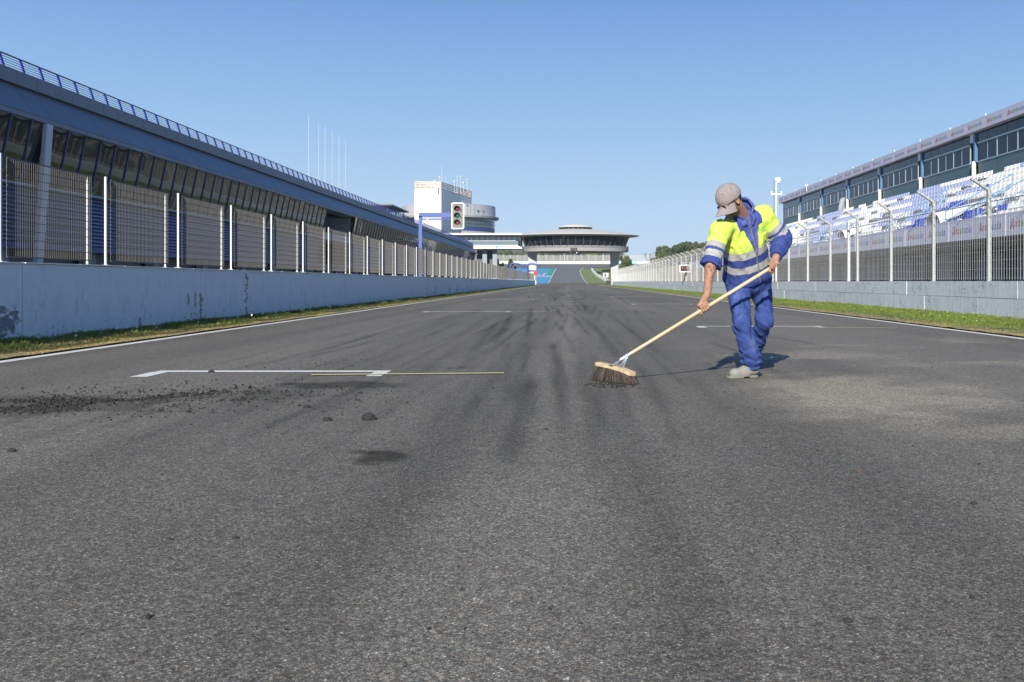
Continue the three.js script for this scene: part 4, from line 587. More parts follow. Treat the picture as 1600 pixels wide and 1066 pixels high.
// ───────────── loose rubble swept off the joint ─────────────
{
  const stones = [0, 1, 2].map((s) => { const g = new THREE.IcosahedronGeometry(1, 1), p = g.attributes.position; for (let i = 0; i < p.count; i++) { const v = V3(p.getX(i), p.getY(i), p.getZ(i)), k = .62 + .75 * noise3(v.x * 1.7 + s * 9 + 5, v.y * 1.7 + 5, v.z * 1.7 + 5); p.setXYZ(i, v.x * k, v.y * k * .75, v.z * k); } g.computeVertexNormals(); return g; });
  const m = mat([1, 1, 1], .95), r = rng(71), lists = [[], [], []];
  const gauss = () => (r() + r() + r() + r() - 2) / 1.15;
  const add = (x, D, s) => lists[(r() * 3) | 0].push([x, D, s]);
  for (let i = 0; i < 7800; i++) { const t = r(), x = lerp(-4.9, -2.3, Math.pow(t, 1.35)) + gauss() * .25, D = 6.3 + (x + 3.7) * .42 + gauss() * .46; if (fbm(x * 3.2, D * 3.2, 6) < .46) continue; add(x, D, .003 + .011 * Math.pow(r(), 4.2)); }
  for (let i = 0; i < 1500; i++) add(-2.7 + gauss() * 1.5, 6.8 + gauss() * 1.0, .0025 + .007 * Math.pow(r(), 4));
  for (let i = 0; i < 160; i++) add(-2.3 + gauss() * .6, 9.5 + gauss() * .7, .002 + .006 * Math.pow(r(), 4));
  for (let i = 0; i < 320; i++) { const D = 2.2 + 12 * Math.pow(r(), 1.4); add(lerp(-1, 1.1, r()) * D * .55, D, .0022 + .005 * Math.pow(r(), 4)); }
  for (let i = 0; i < 160; i++) add(.36 + gauss() * .2, 7.6 + gauss() * .25, .003 + .006 * r());
  lists.forEach((L, k) => { const im = new THREE.InstancedMesh(stones[k], m, L.length), o = new THREE.Object3D(), c = new THREE.Color(); L.forEach(([x, D, s], i) => { o.position.set(x, s * .35, -D); o.rotation.set(r() * 6, r() * 6, r() * 6); o.scale.set(s * (.8 + .6 * r()), s * (.6 + .4 * r()), s * (.8 + .6 * r())); o.updateMatrix(); im.setMatrixAt(i, o.matrix); const v = .5 + .9 * r() * r(); c.setRGB(.030 * v, .028 * v, .026 * v); im.setColorAt(i, c); }); im.name = ['asphalt_crumbs', 'asphalt_crumbs_001', 'asphalt_crumbs_002'][k]; im.userData = { kind: 'stuff', label: 'dark loose asphalt crumbs scattered on the left lane', category: 'rubble' }; im.castShadow = im.receiveShadow = true; scene.add(im); });
  const clods = [[576, 656, .036, 'largest dark clod of asphalt lying alone on the track'], [511, 658, .022, 'small clod left of the largest one'], [478, 637, .02, 'small dark clod below the yellow line'], [330, 582, .022, 'dark lump lying on the white grid bracket'], [563, 615, .016, 'tiny clod right of the dirt smear'], [18, 706, .016, 'small dark clod near the left picture edge'], [368, 842, .009, 'tiny pebble in the left foreground'], [1343, 738, .010, 'reddish brown pebble on the right lane'], [853, 672, .010, 'dark crumb near the middle of the lane'], [1522, 788, .011, 'dark crumb near the right edge of the picture'], [1325, 972, .010, 'flat crumb in the right foreground']];
  clods.forEach(([px, py, s, label], i) => { const D = HC * F / (py - VY), g = new THREE.IcosahedronGeometry(1, 3), p = g.attributes.position; for (let k = 0; k < p.count; k++) { const x = p.getX(k), y = p.getY(k), z = p.getZ(k), q = .6 + .7 * fbm(x * 1.6 + i * 5, y * 1.6 + 3, z * 1.6 + 9, 4); p.setXYZ(k, x * q * 1.25 * s, Math.max(y * q * .8, -.35) * s, z * q * s); } g.computeVertexNormals(); const o = single('asphalt_clod', g, mat(i === 7 ? [.09, .055, .045] : [.026, .025, .024], .95), label, 'clod', null, 'loose clods on the track'); o.position.set((px - VX) * D / F, .3 * s, -D); });
}

// ───────────── broom ─────────────
const HB = P(980, 556, 7.80), HT = P(1216, 411.5, 7.92);
{
  const T = thing('push_broom', 'wide push broom with pale wooden handle and dark bristles held by the sweeper', 'broom', [.38, 0, -7.8]);
  const wood = mat([.74, .575, .375], .6, 0, { map: dataTex(64, 512, (i, j) => { const n = pnoise(i / 4, j / 90, 16, 6, 3), c = .86 + .22 * (n - .5); return [c, c * .985, c * .96]; }) }), steel = mat([.50, .53, .56], .35, .7);
  part(T, 'handle', rod(HB, HT, .0145, .0145, 14), wood);
  const a = P(934.5, 567.5, 7.95), b = P(989, 581.5, 7.62), c = a.clone().lerp(b, .5), d = b.clone().sub(a).normalize(), up = V3(.12, 1, .1).normalize(), sd = new THREE.Vector3().crossVectors(d, up).normalize(), upp = new THREE.Vector3().crossVectors(sd, d).normalize(), L = a.distanceTo(b);
  const blk = new THREE.BoxGeometry(.06, .030, L, 1, 1, 12), p = blk.attributes.position; for (let i = 0; i < p.count; i++) { const t = p.getZ(i) / L * 2; p.setY(i, p.getY(i) - .012 * t * t * (t > 0 ? 1.3 : .4)); }
  blk.computeVertexNormals(); blk.applyMatrix4(new THREE.Matrix4().makeBasis(sd.clone().negate(), upp, d).setPosition(c)); part(T, 'wood_block', blk, wood);
  const r = rng(15), q = []; const strand = (s, t, w) => { const t2 = t * 2 - 1; const top = a.clone().lerp(b, t).addScaledVector(sd, s * .028).addScaledVector(upp, -.014 - .012 * t2 * t2 * (t2 > 0 ? 1.3 : .4)); const bot = top.clone().add(V3((t - .6) * .10 + (r() - .5) * .02, 0, s * .03 - (t - .5) * -.06 + (r() - .5) * .02)); bot.y = .004 + .012 * r() * r(); const mid = top.clone().lerp(bot, .5).add(V3((r() - .5) * .008, 0, (r() - .5) * .008)); q.push(rod(top, mid, w, w, 3), rod(mid, bot, w, w * .6, 3)); };
  const tones = [[.055, .038, .036], [.11, .085, .08], [.035, .024, .024]];
  for (let k = 0; k < 3; k++) { q.length = 0; for (let i = 0; i < 420; i++) { const t = Math.round(r() * 21) / 21 * .96 + .02 + (r() - .5) * .028, s = (Math.round(r() * 4) / 4 * 2 - 1); strand(s, clamp(t, .01, .99), .0013 + .0014 * r()); } const o = part(T, 'bristles', merge(q), mat(tones[k], .6)); o.userData.kind = 'stuff'; }
  const sk = HB.clone().lerp(HT, -.012), j0 = c.clone().addScaledVector(upp, .018).addScaledVector(d, -.01);
  part(T, 'socket', merge([rod(HB.clone().lerp(HT, .03), HB.clone().lerp(HT, -.045), .0175, .017, 12), beam(HB.clone().lerp(HT, -.04), j0.clone().addScaledVector(sd, .02), .03, .006), beam(HB.clone().lerp(HT, -.04), j0.clone().addScaledVector(sd, -.02), .03, .006)]), steel);
  part(T, 'brace', merge([beam(HB.clone().lerp(HT, .0).add(V3(0, -.012, .012)), j0.clone().addScaledVector(d, .085).addScaledVector(sd, -.02), .012, .004), beam(HB.clone().lerp(HT, .0).add(V3(0, -.012, -.012)), j0.clone().addScaledVector(d, .085).addScaledVector(sd, .02), .012, .004), bx(-.018, .018, -.002, .002, -.05, .05).applyMatrix4(new THREE.Matrix4().makeBasis(d, upp, sd).setPosition(j0.clone().addScaledVector(upp, .003)))]), steel);
  settle(T);
}

// ───────────── the sweeper ─────────────
const sub = (a, b) => a.clone().sub(b), nrm = (v) => v.clone().normalize(), X3 = (a, b) => new THREE.Vector3().crossVectors(a, b);
const smin = (a, b, k) => { const h = Math.max(k - Math.abs(a - b), 0) / k; return Math.min(a, b) - h * h * k * .25; };
function cone(a, b, ra, rb) { const d = sub(b, a), L2 = d.lengthSq(), f = (x, y, z) => { const px = x - a.x, py = y - a.y, pz = z - a.z, h = clamp((px * d.x + py * d.y + pz * d.z) / L2, 0, 1); const qx = px - d.x * h, qy = py - d.y * h, qz = pz - d.z * h; return Math.sqrt(qx * qx + qy * qy + qz * qz) - lerp(ra, rb, h); }; f.t = (x, y, z) => ((x - a.x) * d.x + (y - a.y) * d.y + (z - a.z) * d.z) / L2; return f; }
function ell(c, ax, ay, az, rx, ry, rz) { return (x, y, z) => { const px = x - c.x, py = y - c.y, pz = z - c.z, u = px * ax.x + py * ax.y + pz * ax.z, v = px * ay.x + py * ay.y + pz * ay.z, w = px * az.x + py * az.y + pz * az.z; const k0 = Math.hypot(u / rx, v / ry, w / rz), k1 = Math.hypot(u / (rx * rx), v / (ry * ry), w / (rz * rz)); return k1 < 1e-9 ? -Math.min(rx, ry, rz) : k0 * (k0 - 1) / k1; }; }
const blend = (k, ...fs) => (x, y, z) => { let d = fs[0](x, y, z); for (let i = 1; i < fs.length; i++) d = smin(d, fs[i](x, y, z), k); return d; };
function nets(f, lo, hi, s, colour) {                        // surface nets over a signed distance field
  const nx = Math.ceil((hi.x - lo.x) / s) + 1, ny = Math.ceil((hi.y - lo.y) / s) + 1, nz = Math.ceil((hi.z - lo.z) / s) + 1, A = new Float32Array(nx * ny * nz).fill(1), B = 4, I = (i, j, k) => (k * ny + j) * nx + i;
  for (let k = 0; k < nz; k += B) for (let j = 0; j < ny; j += B) for (let i = 0; i < nx; i += B) {
    const c = f(lo.x + (i + B / 2) * s, lo.y + (j + B / 2) * s, lo.z + (k + B / 2) * s); const far = Math.abs(c) > s * B * 1.9 + .02;
    for (let c3 = k; c3 < Math.min(nz, k + B); c3++) for (let c2 = j; c2 < Math.min(ny, j + B); c2++) for (let c1 = i; c1 < Math.min(nx, i + B); c1++) A[I(c1, c2, c3)] = far ? c : f(lo.x + c1 * s, lo.y + c2 * s, lo.z + c3 * s);
  }
  const id = new Int32Array(nx * ny * nz).fill(-1), pos = [], E = [[0, 1], [2, 3], [4, 5], [6, 7], [0, 2], [1, 3], [4, 6], [5, 7], [0, 4], [1, 5], [2, 6], [3, 7]], v = new Float32Array(8);
  for (let k = 0; k < nz - 1; k++) for (let j = 0; j < ny - 1; j++) for (let i = 0; i < nx - 1; i++) {
    let m = 0; for (let c = 0; c < 8; c++) { v[c] = A[I(i + (c & 1), j + (c >> 1 & 1), k + (c >> 2))]; if (v[c] < 0) m |= 1 << c; } if (!m || m === 255) continue;
    let x = 0, y = 0, z = 0, n = 0; for (const [a, b] of E) { if ((v[a] < 0) === (v[b] < 0)) continue; const t = v[a] / (v[a] - v[b]); x += lerp(a & 1, b & 1, t); y += lerp(a >> 1 & 1, b >> 1 & 1, t); z += lerp(a >> 2, b >> 2, t); n++; }
    id[I(i, j, k)] = pos.length / 3; pos.push(lo.x + (i + x / n) * s, lo.y + (j + y / n) * s, lo.z + (k + z / n) * s);
  }
  const ix = [], quad = (a, b, c, d, fl) => { if (a < 0 || b < 0 || c < 0 || d < 0) return; fl ? ix.push(a, c, b, a, d, c) : ix.push(a, b, c, a, c, d); };
  for (let k = 1; k < nz - 1; k++) for (let j = 1; j < ny - 1; j++) for (let i = 1; i < nx - 1; i++) {
    const a = A[I(i, j, k)] < 0;
    if (a !== (A[I(i + 1, j, k)] < 0)) quad(id[I(i, j - 1, k - 1)], id[I(i, j, k - 1)], id[I(i, j, k)], id[I(i, j - 1, k)], !a);
    if (a !== (A[I(i, j + 1, k)] < 0)) quad(id[I(i - 1, j, k - 1)], id[I(i - 1, j, k)], id[I(i, j, k)], id[I(i, j, k - 1)], !a);
    if (a !== (A[I(i, j, k + 1)] < 0)) quad(id[I(i - 1, j - 1, k)], id[I(i, j - 1, k)], id[I(i, j, k)], id[I(i - 1, j, k)], !a);
  }
  const g = new THREE.BufferGeometry(); g.setAttribute('position', new THREE.Float32BufferAttribute(pos, 3)); g.setIndex(ix);
  const nr = [], e = s * .7, col = []; for (let i = 0; i < pos.length; i += 3) { const [x, y, z] = [pos[i], pos[i + 1], pos[i + 2]]; const n = V3(f(x + e, y, z) - f(x - e, y, z), f(x, y + e, z) - f(x, y - e, z), f(x, y, z + e) - f(x, y, z - e)).normalize(); nr.push(n.x, n.y, n.z); if (colour) col.push(...colour(x, y, z, n)); }
  g.setAttribute('normal', new THREE.Float32BufferAttribute(nr, 3)); if (colour) g.setAttribute('color', new THREE.Float32BufferAttribute(col, 3));
  return g;
}
const boxOf = (pts, pad) => { const b = new THREE.Box3().setFromPoints(pts); b.expandByScalar(pad); return [b.min, b.max]; };
{
  const H0 = P(1168, 437, 8.40), N0 = P(1160, 334, 8.08), shR = P(1125, 360, 7.99), shL = P(1192, 338, 8.17), elR = P(1111, 413, 7.88), wrR = P(1104.5, 461, 7.86), elL = P(1222, 373, 8.24), wrL = P(1213, 401, 8.02);
  const hipR = P(1153, 440, 8.36), knR = P(1158, 505, 8.09), anR = P(1174, 563, 8.17), hipL = P(1189, 440, 8.46), knL = P(1195, 502, 8.40), anL = P(1176, 549, 8.74);
  const ua = nrm(sub(N0, H0)), TL = N0.distanceTo(H0); let ur = nrm(sub(shL, shR)); ur = nrm(ur.addScaledVector(ua, -ur.dot(ua))); const un = X3(ur, ua);
  const tb = [[-.12, .150, .11, 0], [0, .186, .135, 0], [.06, .202, .156, .008], [.2, .204, .158, .01], [.36, .194, .148, .004], [.6, .198, .145, -.008], [.8, .200, .128, -.022], [.92, .150, .105, -.028], [1.0, .088, .088, -.02], [1.1, .07, .075, -.01]];
  const local = (x, y, z) => { const px = x - H0.x, py = y - H0.y, pz = z - H0.z; return [px * ur.x + py * ur.y + pz * ur.z, (px * ua.x + py * ua.y + pz * ua.z) / TL, px * un.x + py * un.y + pz * un.z]; };
  const prof = (v) => { let k = 0; while (k < tb.length - 2 && v > tb[k + 1][0]) k++; const t = clamp((v - tb[k][0]) / (tb[k + 1][0] - tb[k][0]), 0, 1); return [1, 2, 3].map((i) => lerp(tb[k][i], tb[k + 1][i], t)); };
  const torsoF = (lo, hi, off) => (x, y, z) => { const [u, v, w] = local(x, y, z), [W, T, o] = prof(v), q = Math.pow(Math.pow(Math.abs(u) / (W + off), 2.4) + Math.pow(Math.abs(w - o) / (T + off), 2.4), 1 / 2.4); const d = (q - 1) * Math.min(W, T); return Math.max(d, (lo - v) * TL, (v - hi) * TL); };
  const person = thing('person', 'road sweeper in yellow and blue work jacket leaning over a broom', 'person', [1.55, 0, -8.3]);
  // head frame
  const hf = nrm(V3(-.76, -.60, .38)), hu = nrm(V3(0, 1, 0).addScaledVector(hf, -hf.y)), hs = X3(hu, hf), HCn = P(1141.5, 315, 7.93);
  const hp = (s, u, f) => HCn.clone().addScaledVector(hs, s).addScaledVector(hu, u).addScaledVector(hf, f);
  const headF = () => {
    const cr = ell(hp(0, .03, -.005), hs, hu, hf, .077, .096, .099), jaw = ell(hp(0, -.055, .038), hs, hu, hf, .056, .062, .062), cheek = ell(hp(0, -.01, .05), hs, hu, hf, .064, .06, .05), nose = cone(hp(0, .012, .095), hp(0, -.022, .118), .010, .015), chin = ell(hp(0, -.10, .072), hs, hu, hf, .026, .02, .024), brow = cone(hp(-.035, .024, .088), hp(.035, .024, .088), .013, .013), lipU = cone(hp(-.018, -.056, .094), hp(.018, -.056, .094), .007, .007), lipL = cone(hp(-.015, -.070, .092), hp(.015, -.070, .092), .008, .008);
    const eyes = [-1, 1].map((s) => ell(hp(s * .032, .004, .096), hs, hu, hf, .016, .010, .013)), ears = [-1, 1].map((s) => [ell(hp(s * .080, -.004, -.012), hs, hu, nrm(hf.clone().addScaledVector(hs, -s * .35)), .011, .034, .021), ell(hp(s * .089, -.003, -.006), hs, hu, hf, .007, .019, .012)]);
    const nk = cone(hp(0, -.05, -.03), N0.clone().addScaledVector(ua, -.03), .056, .064), base = blend(.03, cr, cheek, jaw), face = blend(.014, base, nose, brow, chin), lips = blend(.006, lipU, lipL), nb = blend(.03, face, nk);
    return (x, y, z) => { let d = smin(nb(x, y, z), lips(x, y, z), .012); for (const e of eyes) { const q = -e(x, y, z); if (q > d) d = q; } for (const [e, c] of ears) d = Math.min(d, Math.max(e(x, y, z), -c(x, y, z))); return d; };
  };
  // hands closed on the handle
  const hd = nrm(sub(HT, HB)), onH = (t) => HB.clone().addScaledVector(hd, t);
  function hand(tc, wrist, seed, flip) {
    const c = onH(tc); let e1 = sub(wrist, c); e1 = nrm(e1.addScaledVector(hd, -e1.dot(hd))); let e2 = X3(hd, e1); if (e2.z < 0) e2.negate();
    const at = (h, phi, r) => onH(tc + h).addScaledVector(e1, Math.cos(phi) * r).addScaledVector(e2, Math.sin(phi) * r), rad = Math.PI / 180, fs = [], tips = [];
    const hs4 = [.031, .010, -.011, -.030].map((h) => h * flip), lens = [1, 1.06, 1.0, .86];
    hs4.forEach((h, i) => { const w = [.0098, .0102, .0098, .0086][i], l = lens[i], k = [at(h * 1.02, -18 * rad, .046), at(h, 42 * rad * l, .037), at(h * .95, 112 * rad * l, .0262), at(h * .93, 178 * rad * l, .0245)]; fs.push(cone(k[0], k[1], w * 1.1, w), cone(k[1], k[2], w, w * .93), cone(k[2], k[3], w * .93, w * .8)); tips.push(k[0]); });
    const pa = at(.034 * flip, -25 * rad, .043), pb = at(-.032 * flip, -25 * rad, .043), wr = wrist.clone();
    const palm = [cone(pa, wr.clone().addScaledVector(hd, .014 * flip), .0145, .021), cone(pb, wr.clone().addScaledVector(hd, -.012 * flip), .0135, .021), cone(at(0, -25 * rad, .043), wr, .0150, .024), cone(at(.02 * flip, -80 * rad, .034), wr, .014, .02)];
    const th = [at(.040 * flip, -75 * rad, .050), at(.058 * flip, -110 * rad, .036), at(.060 * flip, -165 * rad, .027), at(.050 * flip, -215 * rad, .0255)]; const thumb = [cone(wr.clone().lerp(th[0], .45), th[0], .018, .0145), cone(th[0], th[1], .0145, .012), cone(th[1], th[2], .012, .0108), cone(th[2], th[3], .0108, .009)];
    const fg = (x, y, z) => { let d = 9; for (let i = 0; i < 4; i++) { const f3 = smin(smin(fs[i * 3](x, y, z), fs[i * 3 + 1](x, y, z), .006), fs[i * 3 + 2](x, y, z), .006); d = i ? smin(d, f3, .0025) : f3; } return d; }, pf = blend(.018, ...palm), tf = blend(.008, ...thumb);
    return { f: (x, y, z) => smin(smin(pf(x, y, z), fg(x, y, z), .008), tf(x, y, z), .009), pts: [wr, ...tips, ...th, at(0, 180 * rad, .04), at(0, 90 * rad, .05)] };
  }
  const tR = sub(P(1102, 481, 7.855), HB).dot(hd), tL = sub(P(1209, 414, 7.92), HB).dot(hd);
  const HR = hand(tR, wrR, 1, -1), HL = hand(tL, wrL, 2, -1);
  const skin = (x, y, z, n) => { const k = .86 + .28 * fbm(x * 60, y * 60, z * 60, 3), arm = Math.min(1, Math.abs(y - .86) / .2); const hair = (y < 1.0 && y > .72 && x < 1.3) ? sstep(.60, .72, fbm(x * 90, y * 34, z * 90, 3)) * .55 : 0; const q = sub(V3(x, y, z), HCn), beard = q.length() < .2 ? sstep(-.015, -.05, q.dot(hu)) * sstep(-.03, .02, q.dot(hf)) * .9 : 0; const m = (1 - hair) * (1 - beard * .6); return [.34 * k * m, .18 * k * m * (1 - .1 * beard), .12 * k * m]; };
  // the body, one continuous surface
  const fore = cone(elR, wrR, .047, .030), foreHair = (x, y, z) => fore(x, y, z) - .0025 * (noise3(x * 120, y * 60, z * 120) - .5);
  const bodyF = blend(.03, torsoF(-.1, 1.05, -.03), cone(shR, elR, .052, .043), foreHair, cone(shL, elL, .052, .042), cone(elL, wrL, .042, .028), cone(N0.clone().addScaledVector(ua, -.06), shR, .05, .055), cone(N0.clone().addScaledVector(ua, -.06), shL, .05, .055), cone(hipR, knR, .085, .055), cone(knR, anR, .052, .036), cone(hipL, knL, .085, .055), cone(knL, anL, .052, .036));
  const all = [H0, N0, shR, shL, elR, wrR, elL, wrL, hipR, knR, anR, hipL, knL, anL];
  const gs = [nets(bodyF, ...boxOf(all, .16), .011, skin), nets((f => f)(headF()), ...boxOf([hp(0, .13, 0), hp(0, -.12, .1), N0, hp(.1, 0, 0), hp(-.1, 0, .12), hp(0, 0, -.11)], .04), .0038, skin), nets(HR.f, ...boxOf(HR.pts, .035), .0032, skin), nets(HL.f, ...boxOf(HL.pts, .035), .0032, skin)];
  part(person, 'body', merge(gs), mat([1, 1, 1], .62, 0, { vertexColors: true }));
  // trousers
  const legR = [cone(hipR, knR, .094, .070), cone(knR, anR, .069, .077)], legL = [cone(hipL, knL, .094, .071), cone(knL, anL, .069, .072)], pel = ell(H0.clone().addScaledVector(ua, -.01), ur, ua, un, .182, .13, .142);
  const rd = nrm(sub(anR, knR)), ld = nrm(sub(anL, knL)), rightLeg = blend(.03, ...legR), leftLeg = blend(.03, ...legL);
  const trF = (x, y, z) => {
    const hr = (x - anR.x) * rd.x + (y - anR.y) * rd.y + (z - anR.z) * rd.z - .055, hl = (x - anL.x) * ld.x + (y - anL.y) * ld.y + (z - anL.z) * ld.z - .05;
    const fold = .024 * (fbm(x * 8 + y * 5, y * 9 - x * 3, z * 8, 3) - .5) + .026 * Math.pow(Math.abs(2 * noise3(x * 17 + y * 7, y * 6 - x * 6, z * 15) - 1), 1.2) + .016 * Math.pow(Math.abs(2 * noise3(x * 9 + y * 12, y * 22 + x * 12, z * 9) - 1), 1.4) * sstep(.75, .5, y) - .014;
    const low = sstep(.30, .12, y) * .010 * Math.sin(y * 95 + 9 * noise3(x * 16, y * 6, z * 16)), a = Math.max(rightLeg(x, y, z) + low, hr), b = Math.max(leftLeg(x, y, z) + low, hl);
    return Math.max(smin(smin(a, b, .025), pel(x, y, z), .05) + fold, y - (H0.y + .10)) * .85;
  };
  const blue = [.022, .048, .195];
  const trG = nets(trF, ...boxOf([hipR, hipL, anR, anL, knR, knL, H0], .17), .006, (x, y, z) => { const k = .82 + .36 * fbm(x * 22, y * 14, z * 22, 3), fade = sstep(.5, .75, fbm(x * 9, y * 7, z * 9, 3)) * sstep(.5, .3, Math.abs(y - .36)) * .5; return [lerp(blue[0], .10, fade) * k, lerp(blue[1], .14, fade) * k, lerp(blue[2], .34, fade) * k]; });
  const cloth = { vertexColors: true }; part(person, 'trousers', trG, mat([1, 1, 1], .85, 0, cloth));
  // jacket
  const aR = cone(shR, elR, .084, .070), aL = cone(shL, elL, .088, .074), fL = cone(elL, wrL, .072, .050), yR = cone(N0.clone().addScaledVector(ua, -.085), shR, .062, .078), yL = cone(N0.clone().addScaledVector(ua, -.085), shL, .062, .080), tJ = torsoF(.0, .975, 0);
  const aRd = nrm(sub(elR, shR)), cuffEnd = nrm(sub(wrL, elL)), lLen = elL.distanceTo(wrL);
  const vee = (v) => clamp((v - .50) / .45, 0, 1) * .088;
  const jaF = (x, y, z) => {
    const [u, v, w] = local(x, y, z), tR2 = aR.t(x, y, z), tL2 = fL.t(x, y, z), tA = aL.t(x, y, z);
    let a = aR(x, y, z) - .010 * sstep(.92, 1.0, tR2); a += .007 * Math.sin(tR2 * 42 + 6 * noise3(x * 14, y * 14, z * 14)) * sstep(.6, .9, tR2); a = Math.max(a, (tR2 - 1.06) * .29);
    let b = aL(x, y, z) + .006 * Math.sin(tA * 30 + 7 * noise3(x * 12, y * 12, z * 12)) * sstep(.55, .9, tA), c = fL(x, y, z) - .006 * sstep(.8, .7, tL2) + .009 * Math.sin(tL2 * 34 + 5 * noise3(x * 13, y * 13, z * 13)) * sstep(.72, .6, tL2); c = Math.max(c, (tL2 - .98) * lLen);
    let t = tJ(x, y, z); if (w > 0) { const au = Math.abs(u - .004); if (v > .46) t += .006 * sstep(vee(v) + .002, vee(v) - .006, au); t -= .005 * sstep(.012, .004, Math.abs(au - vee(v) - .008)) * (v > .45 ? 1 : 0) + .003 * sstep(.007, .003, au) * (v < .5 ? 1 : 0); if (v > .86) t -= .010 * sstep(vee(v), vee(v) + .006, au) * sstep(vee(v) + .050 - (v - .86) * .1, vee(v) + .038 - (v - .86) * .1, au); if (u > .06 && u < .155 && v > .58 && v < .70) t -= .006 * sstep(.58, .592, v + .012 * Math.abs((u - .108) / .045)) * sstep(.06, .066, u) * sstep(.155, .149, u); }
    t -= .012 * sstep(.02, .07, v) * sstep(.2, .1, v) * (.5 + noise3(x * 18, y * 5, z * 18));
    const fold = .020 * (fbm(x * 7 + 3, y * 8, z * 7, 3) - .5) + .016 * (Math.pow(Math.abs(2 * noise3(x * 14 + y * 8, y * 7 - x * 7, z * 11) - 1), 1.2) - .4) + .004 * (Math.pow(Math.abs(2 * noise3(x * 24 - y * 12, y * 16 + x * 9, z * 20) - 1), 1.4) - .4);
    return (smin(smin(smin(smin(smin(t, yR(x, y, z), .05), yL(x, y, z), .05), a, .035), b, .035), c, .03) + fold) * .85;
  };
  const YEL = [.54, .69, .10], BLU = [.024, .046, .20], SIL = [.32, .32, .315], HOOD = [.06, .085, .28];
  const jc = (x, y, z) => {
    const [u, v, w] = local(x, y, z), dT = Math.min(tJ(x, y, z), yR(x, y, z), yL(x, y, z)), dR = aR(x, y, z), dL = aL(x, y, z), dF = fL(x, y, z), k = .90 + .2 * fbm(x * 25, y * 25, z * 25, 3), n = .004 * (noise3(x * 40, y * 40, z * 40) - .5); let c;
    const armc = (t) => { t += n * 2; return t < .42 ? YEL : t < .58 ? SIL : t < .66 ? BLU : t < .84 ? SIL : BLU; };
    const m = Math.min(dT, dR, dL, dF);
    if (m === dF) c = BLU; else if (m === dR && aR.t(x, y, z) > .12) c = armc(aR.t(x, y, z)); else if (m === dL && aL.t(x, y, z) > .12) c = armc(aL.t(x, y, z) - .02);
    else { const q = v + n; c = q > .553 ? YEL : q > .452 ? SIL : q > .345 ? BLU : q > .248 ? SIL : BLU; if (w > -.02) { const au = Math.abs(u - .004); if (v > .49 && au < vee(v)) c = au < .005 ? [.16, .17, .2] : HOOD; else if (v > .86 && au < vee(v) + .045 - (v - .86) * .1) c = [.028, .05, .26]; else if (v > .48 && au < vee(v) + .010) c = [.06, .07, .20]; else if (v < .49 && au < .006) c = [.14, .15, .17]; } else if (v > .93) c = HOOD; }
    return c.map((q) => q * k);
  };
  part(person, 'jacket', nets(jaF, ...boxOf([H0, N0, shR, shL, elR, elL, wrL], .16).map((q, i) => q), .0058, jc), mat([1, 1, 1], .8, 0, cloth));
  // hood collar standing round the neck
  const nb0 = N0.clone().addScaledVector(ua, -.035).addScaledVector(un, -.012), nAx = nrm(ua.clone().addScaledVector(un, .10));
  const colF = (x, y, z) => { const px = x - nb0.x, py = y - nb0.y, pz = z - nb0.z, h = px * nAx.x + py * nAx.y + pz * nAx.z, u = px * ur.x + py * ur.y + pz * ur.z, w = px * un.x + py * un.y + pz * un.z, r = Math.hypot(u, w * 1.05), ang = Math.atan2(u, w), R = lerp(.112, .090, clamp(h / .12, 0, 1)) + .010 * Math.sin(h * 70 + 3 * noise3(x * 20, y * 20, z * 20)); const side = sstep(.2, 1.4, Math.abs(ang)); const d = Math.abs(r - R) - .011, top = h - lerp(.045, .125, side) - .02 * Math.sin(ang * .5), gap = .28 - Math.abs(ang) + h * 2.2; return Math.max(d, top, -.05 - h, gap * R) * .8; };
  part(person, 'hood_collar', nets(colF, ...boxOf([nb0], .17), .0048, (x, y, z) => { const k = .85 + .3 * fbm(x * 30, y * 30, z * 30, 2); return HOOD.map((q) => q * k); }), mat([1, 1, 1], .9, 0, cloth));
  // cap, hair, glasses
  const capO = ell(hp(0, .046, -.008), hs, hu, hf, .100, .110, .116), capI = ell(hp(0, .044, -.008), hs, hu, hf, .091, .100, .107);
  const capF = (x, y, z) => { const q = sub(V3(x, y, z), HCn), s = q.dot(hs), u = q.dot(hu) - .046, f = q.dot(hf) + .008, an = Math.atan2(s, f), seam = Math.abs(((an / (Math.PI / 3) + 40.5) % 1) - .5) * Math.hypot(s, f); const o = capO(x, y, z) + .0035 * sstep(.006, .0015, seam) + .012 * (fbm(x * 16, y * 16, z * 16, 3) - .5), btn = Math.hypot(s, u - .110, f) - .009; return Math.min(Math.max(o, -capI(x, y, z), -.028 - u - .10 * f * (f > 0 ? -.25 : 1)), btn) * .85; };
  const capC = (x, y, z) => { const q = sub(V3(x, y, z), HCn), s = q.dot(hs), u = q.dot(hu) - .046, f = q.dot(hf) + .008, an = Math.atan2(s, f), ey = Math.abs(((an / (Math.PI / 3) + 40) % 1) - .5) < .035 && Math.abs(u - .066) < .0045, k = .84 + .3 * fbm(x * 34, y * 34, z * 34, 3); return ey ? [.03, .03, .035] : [.25 * k, .215 * k, .217 * k]; };
  const cap = part(person, 'cap', nets(capF, ...boxOf([hp(0, .05, 0)], .155), .004, capC), mat([1, 1, 1], .9, 0, cloth));
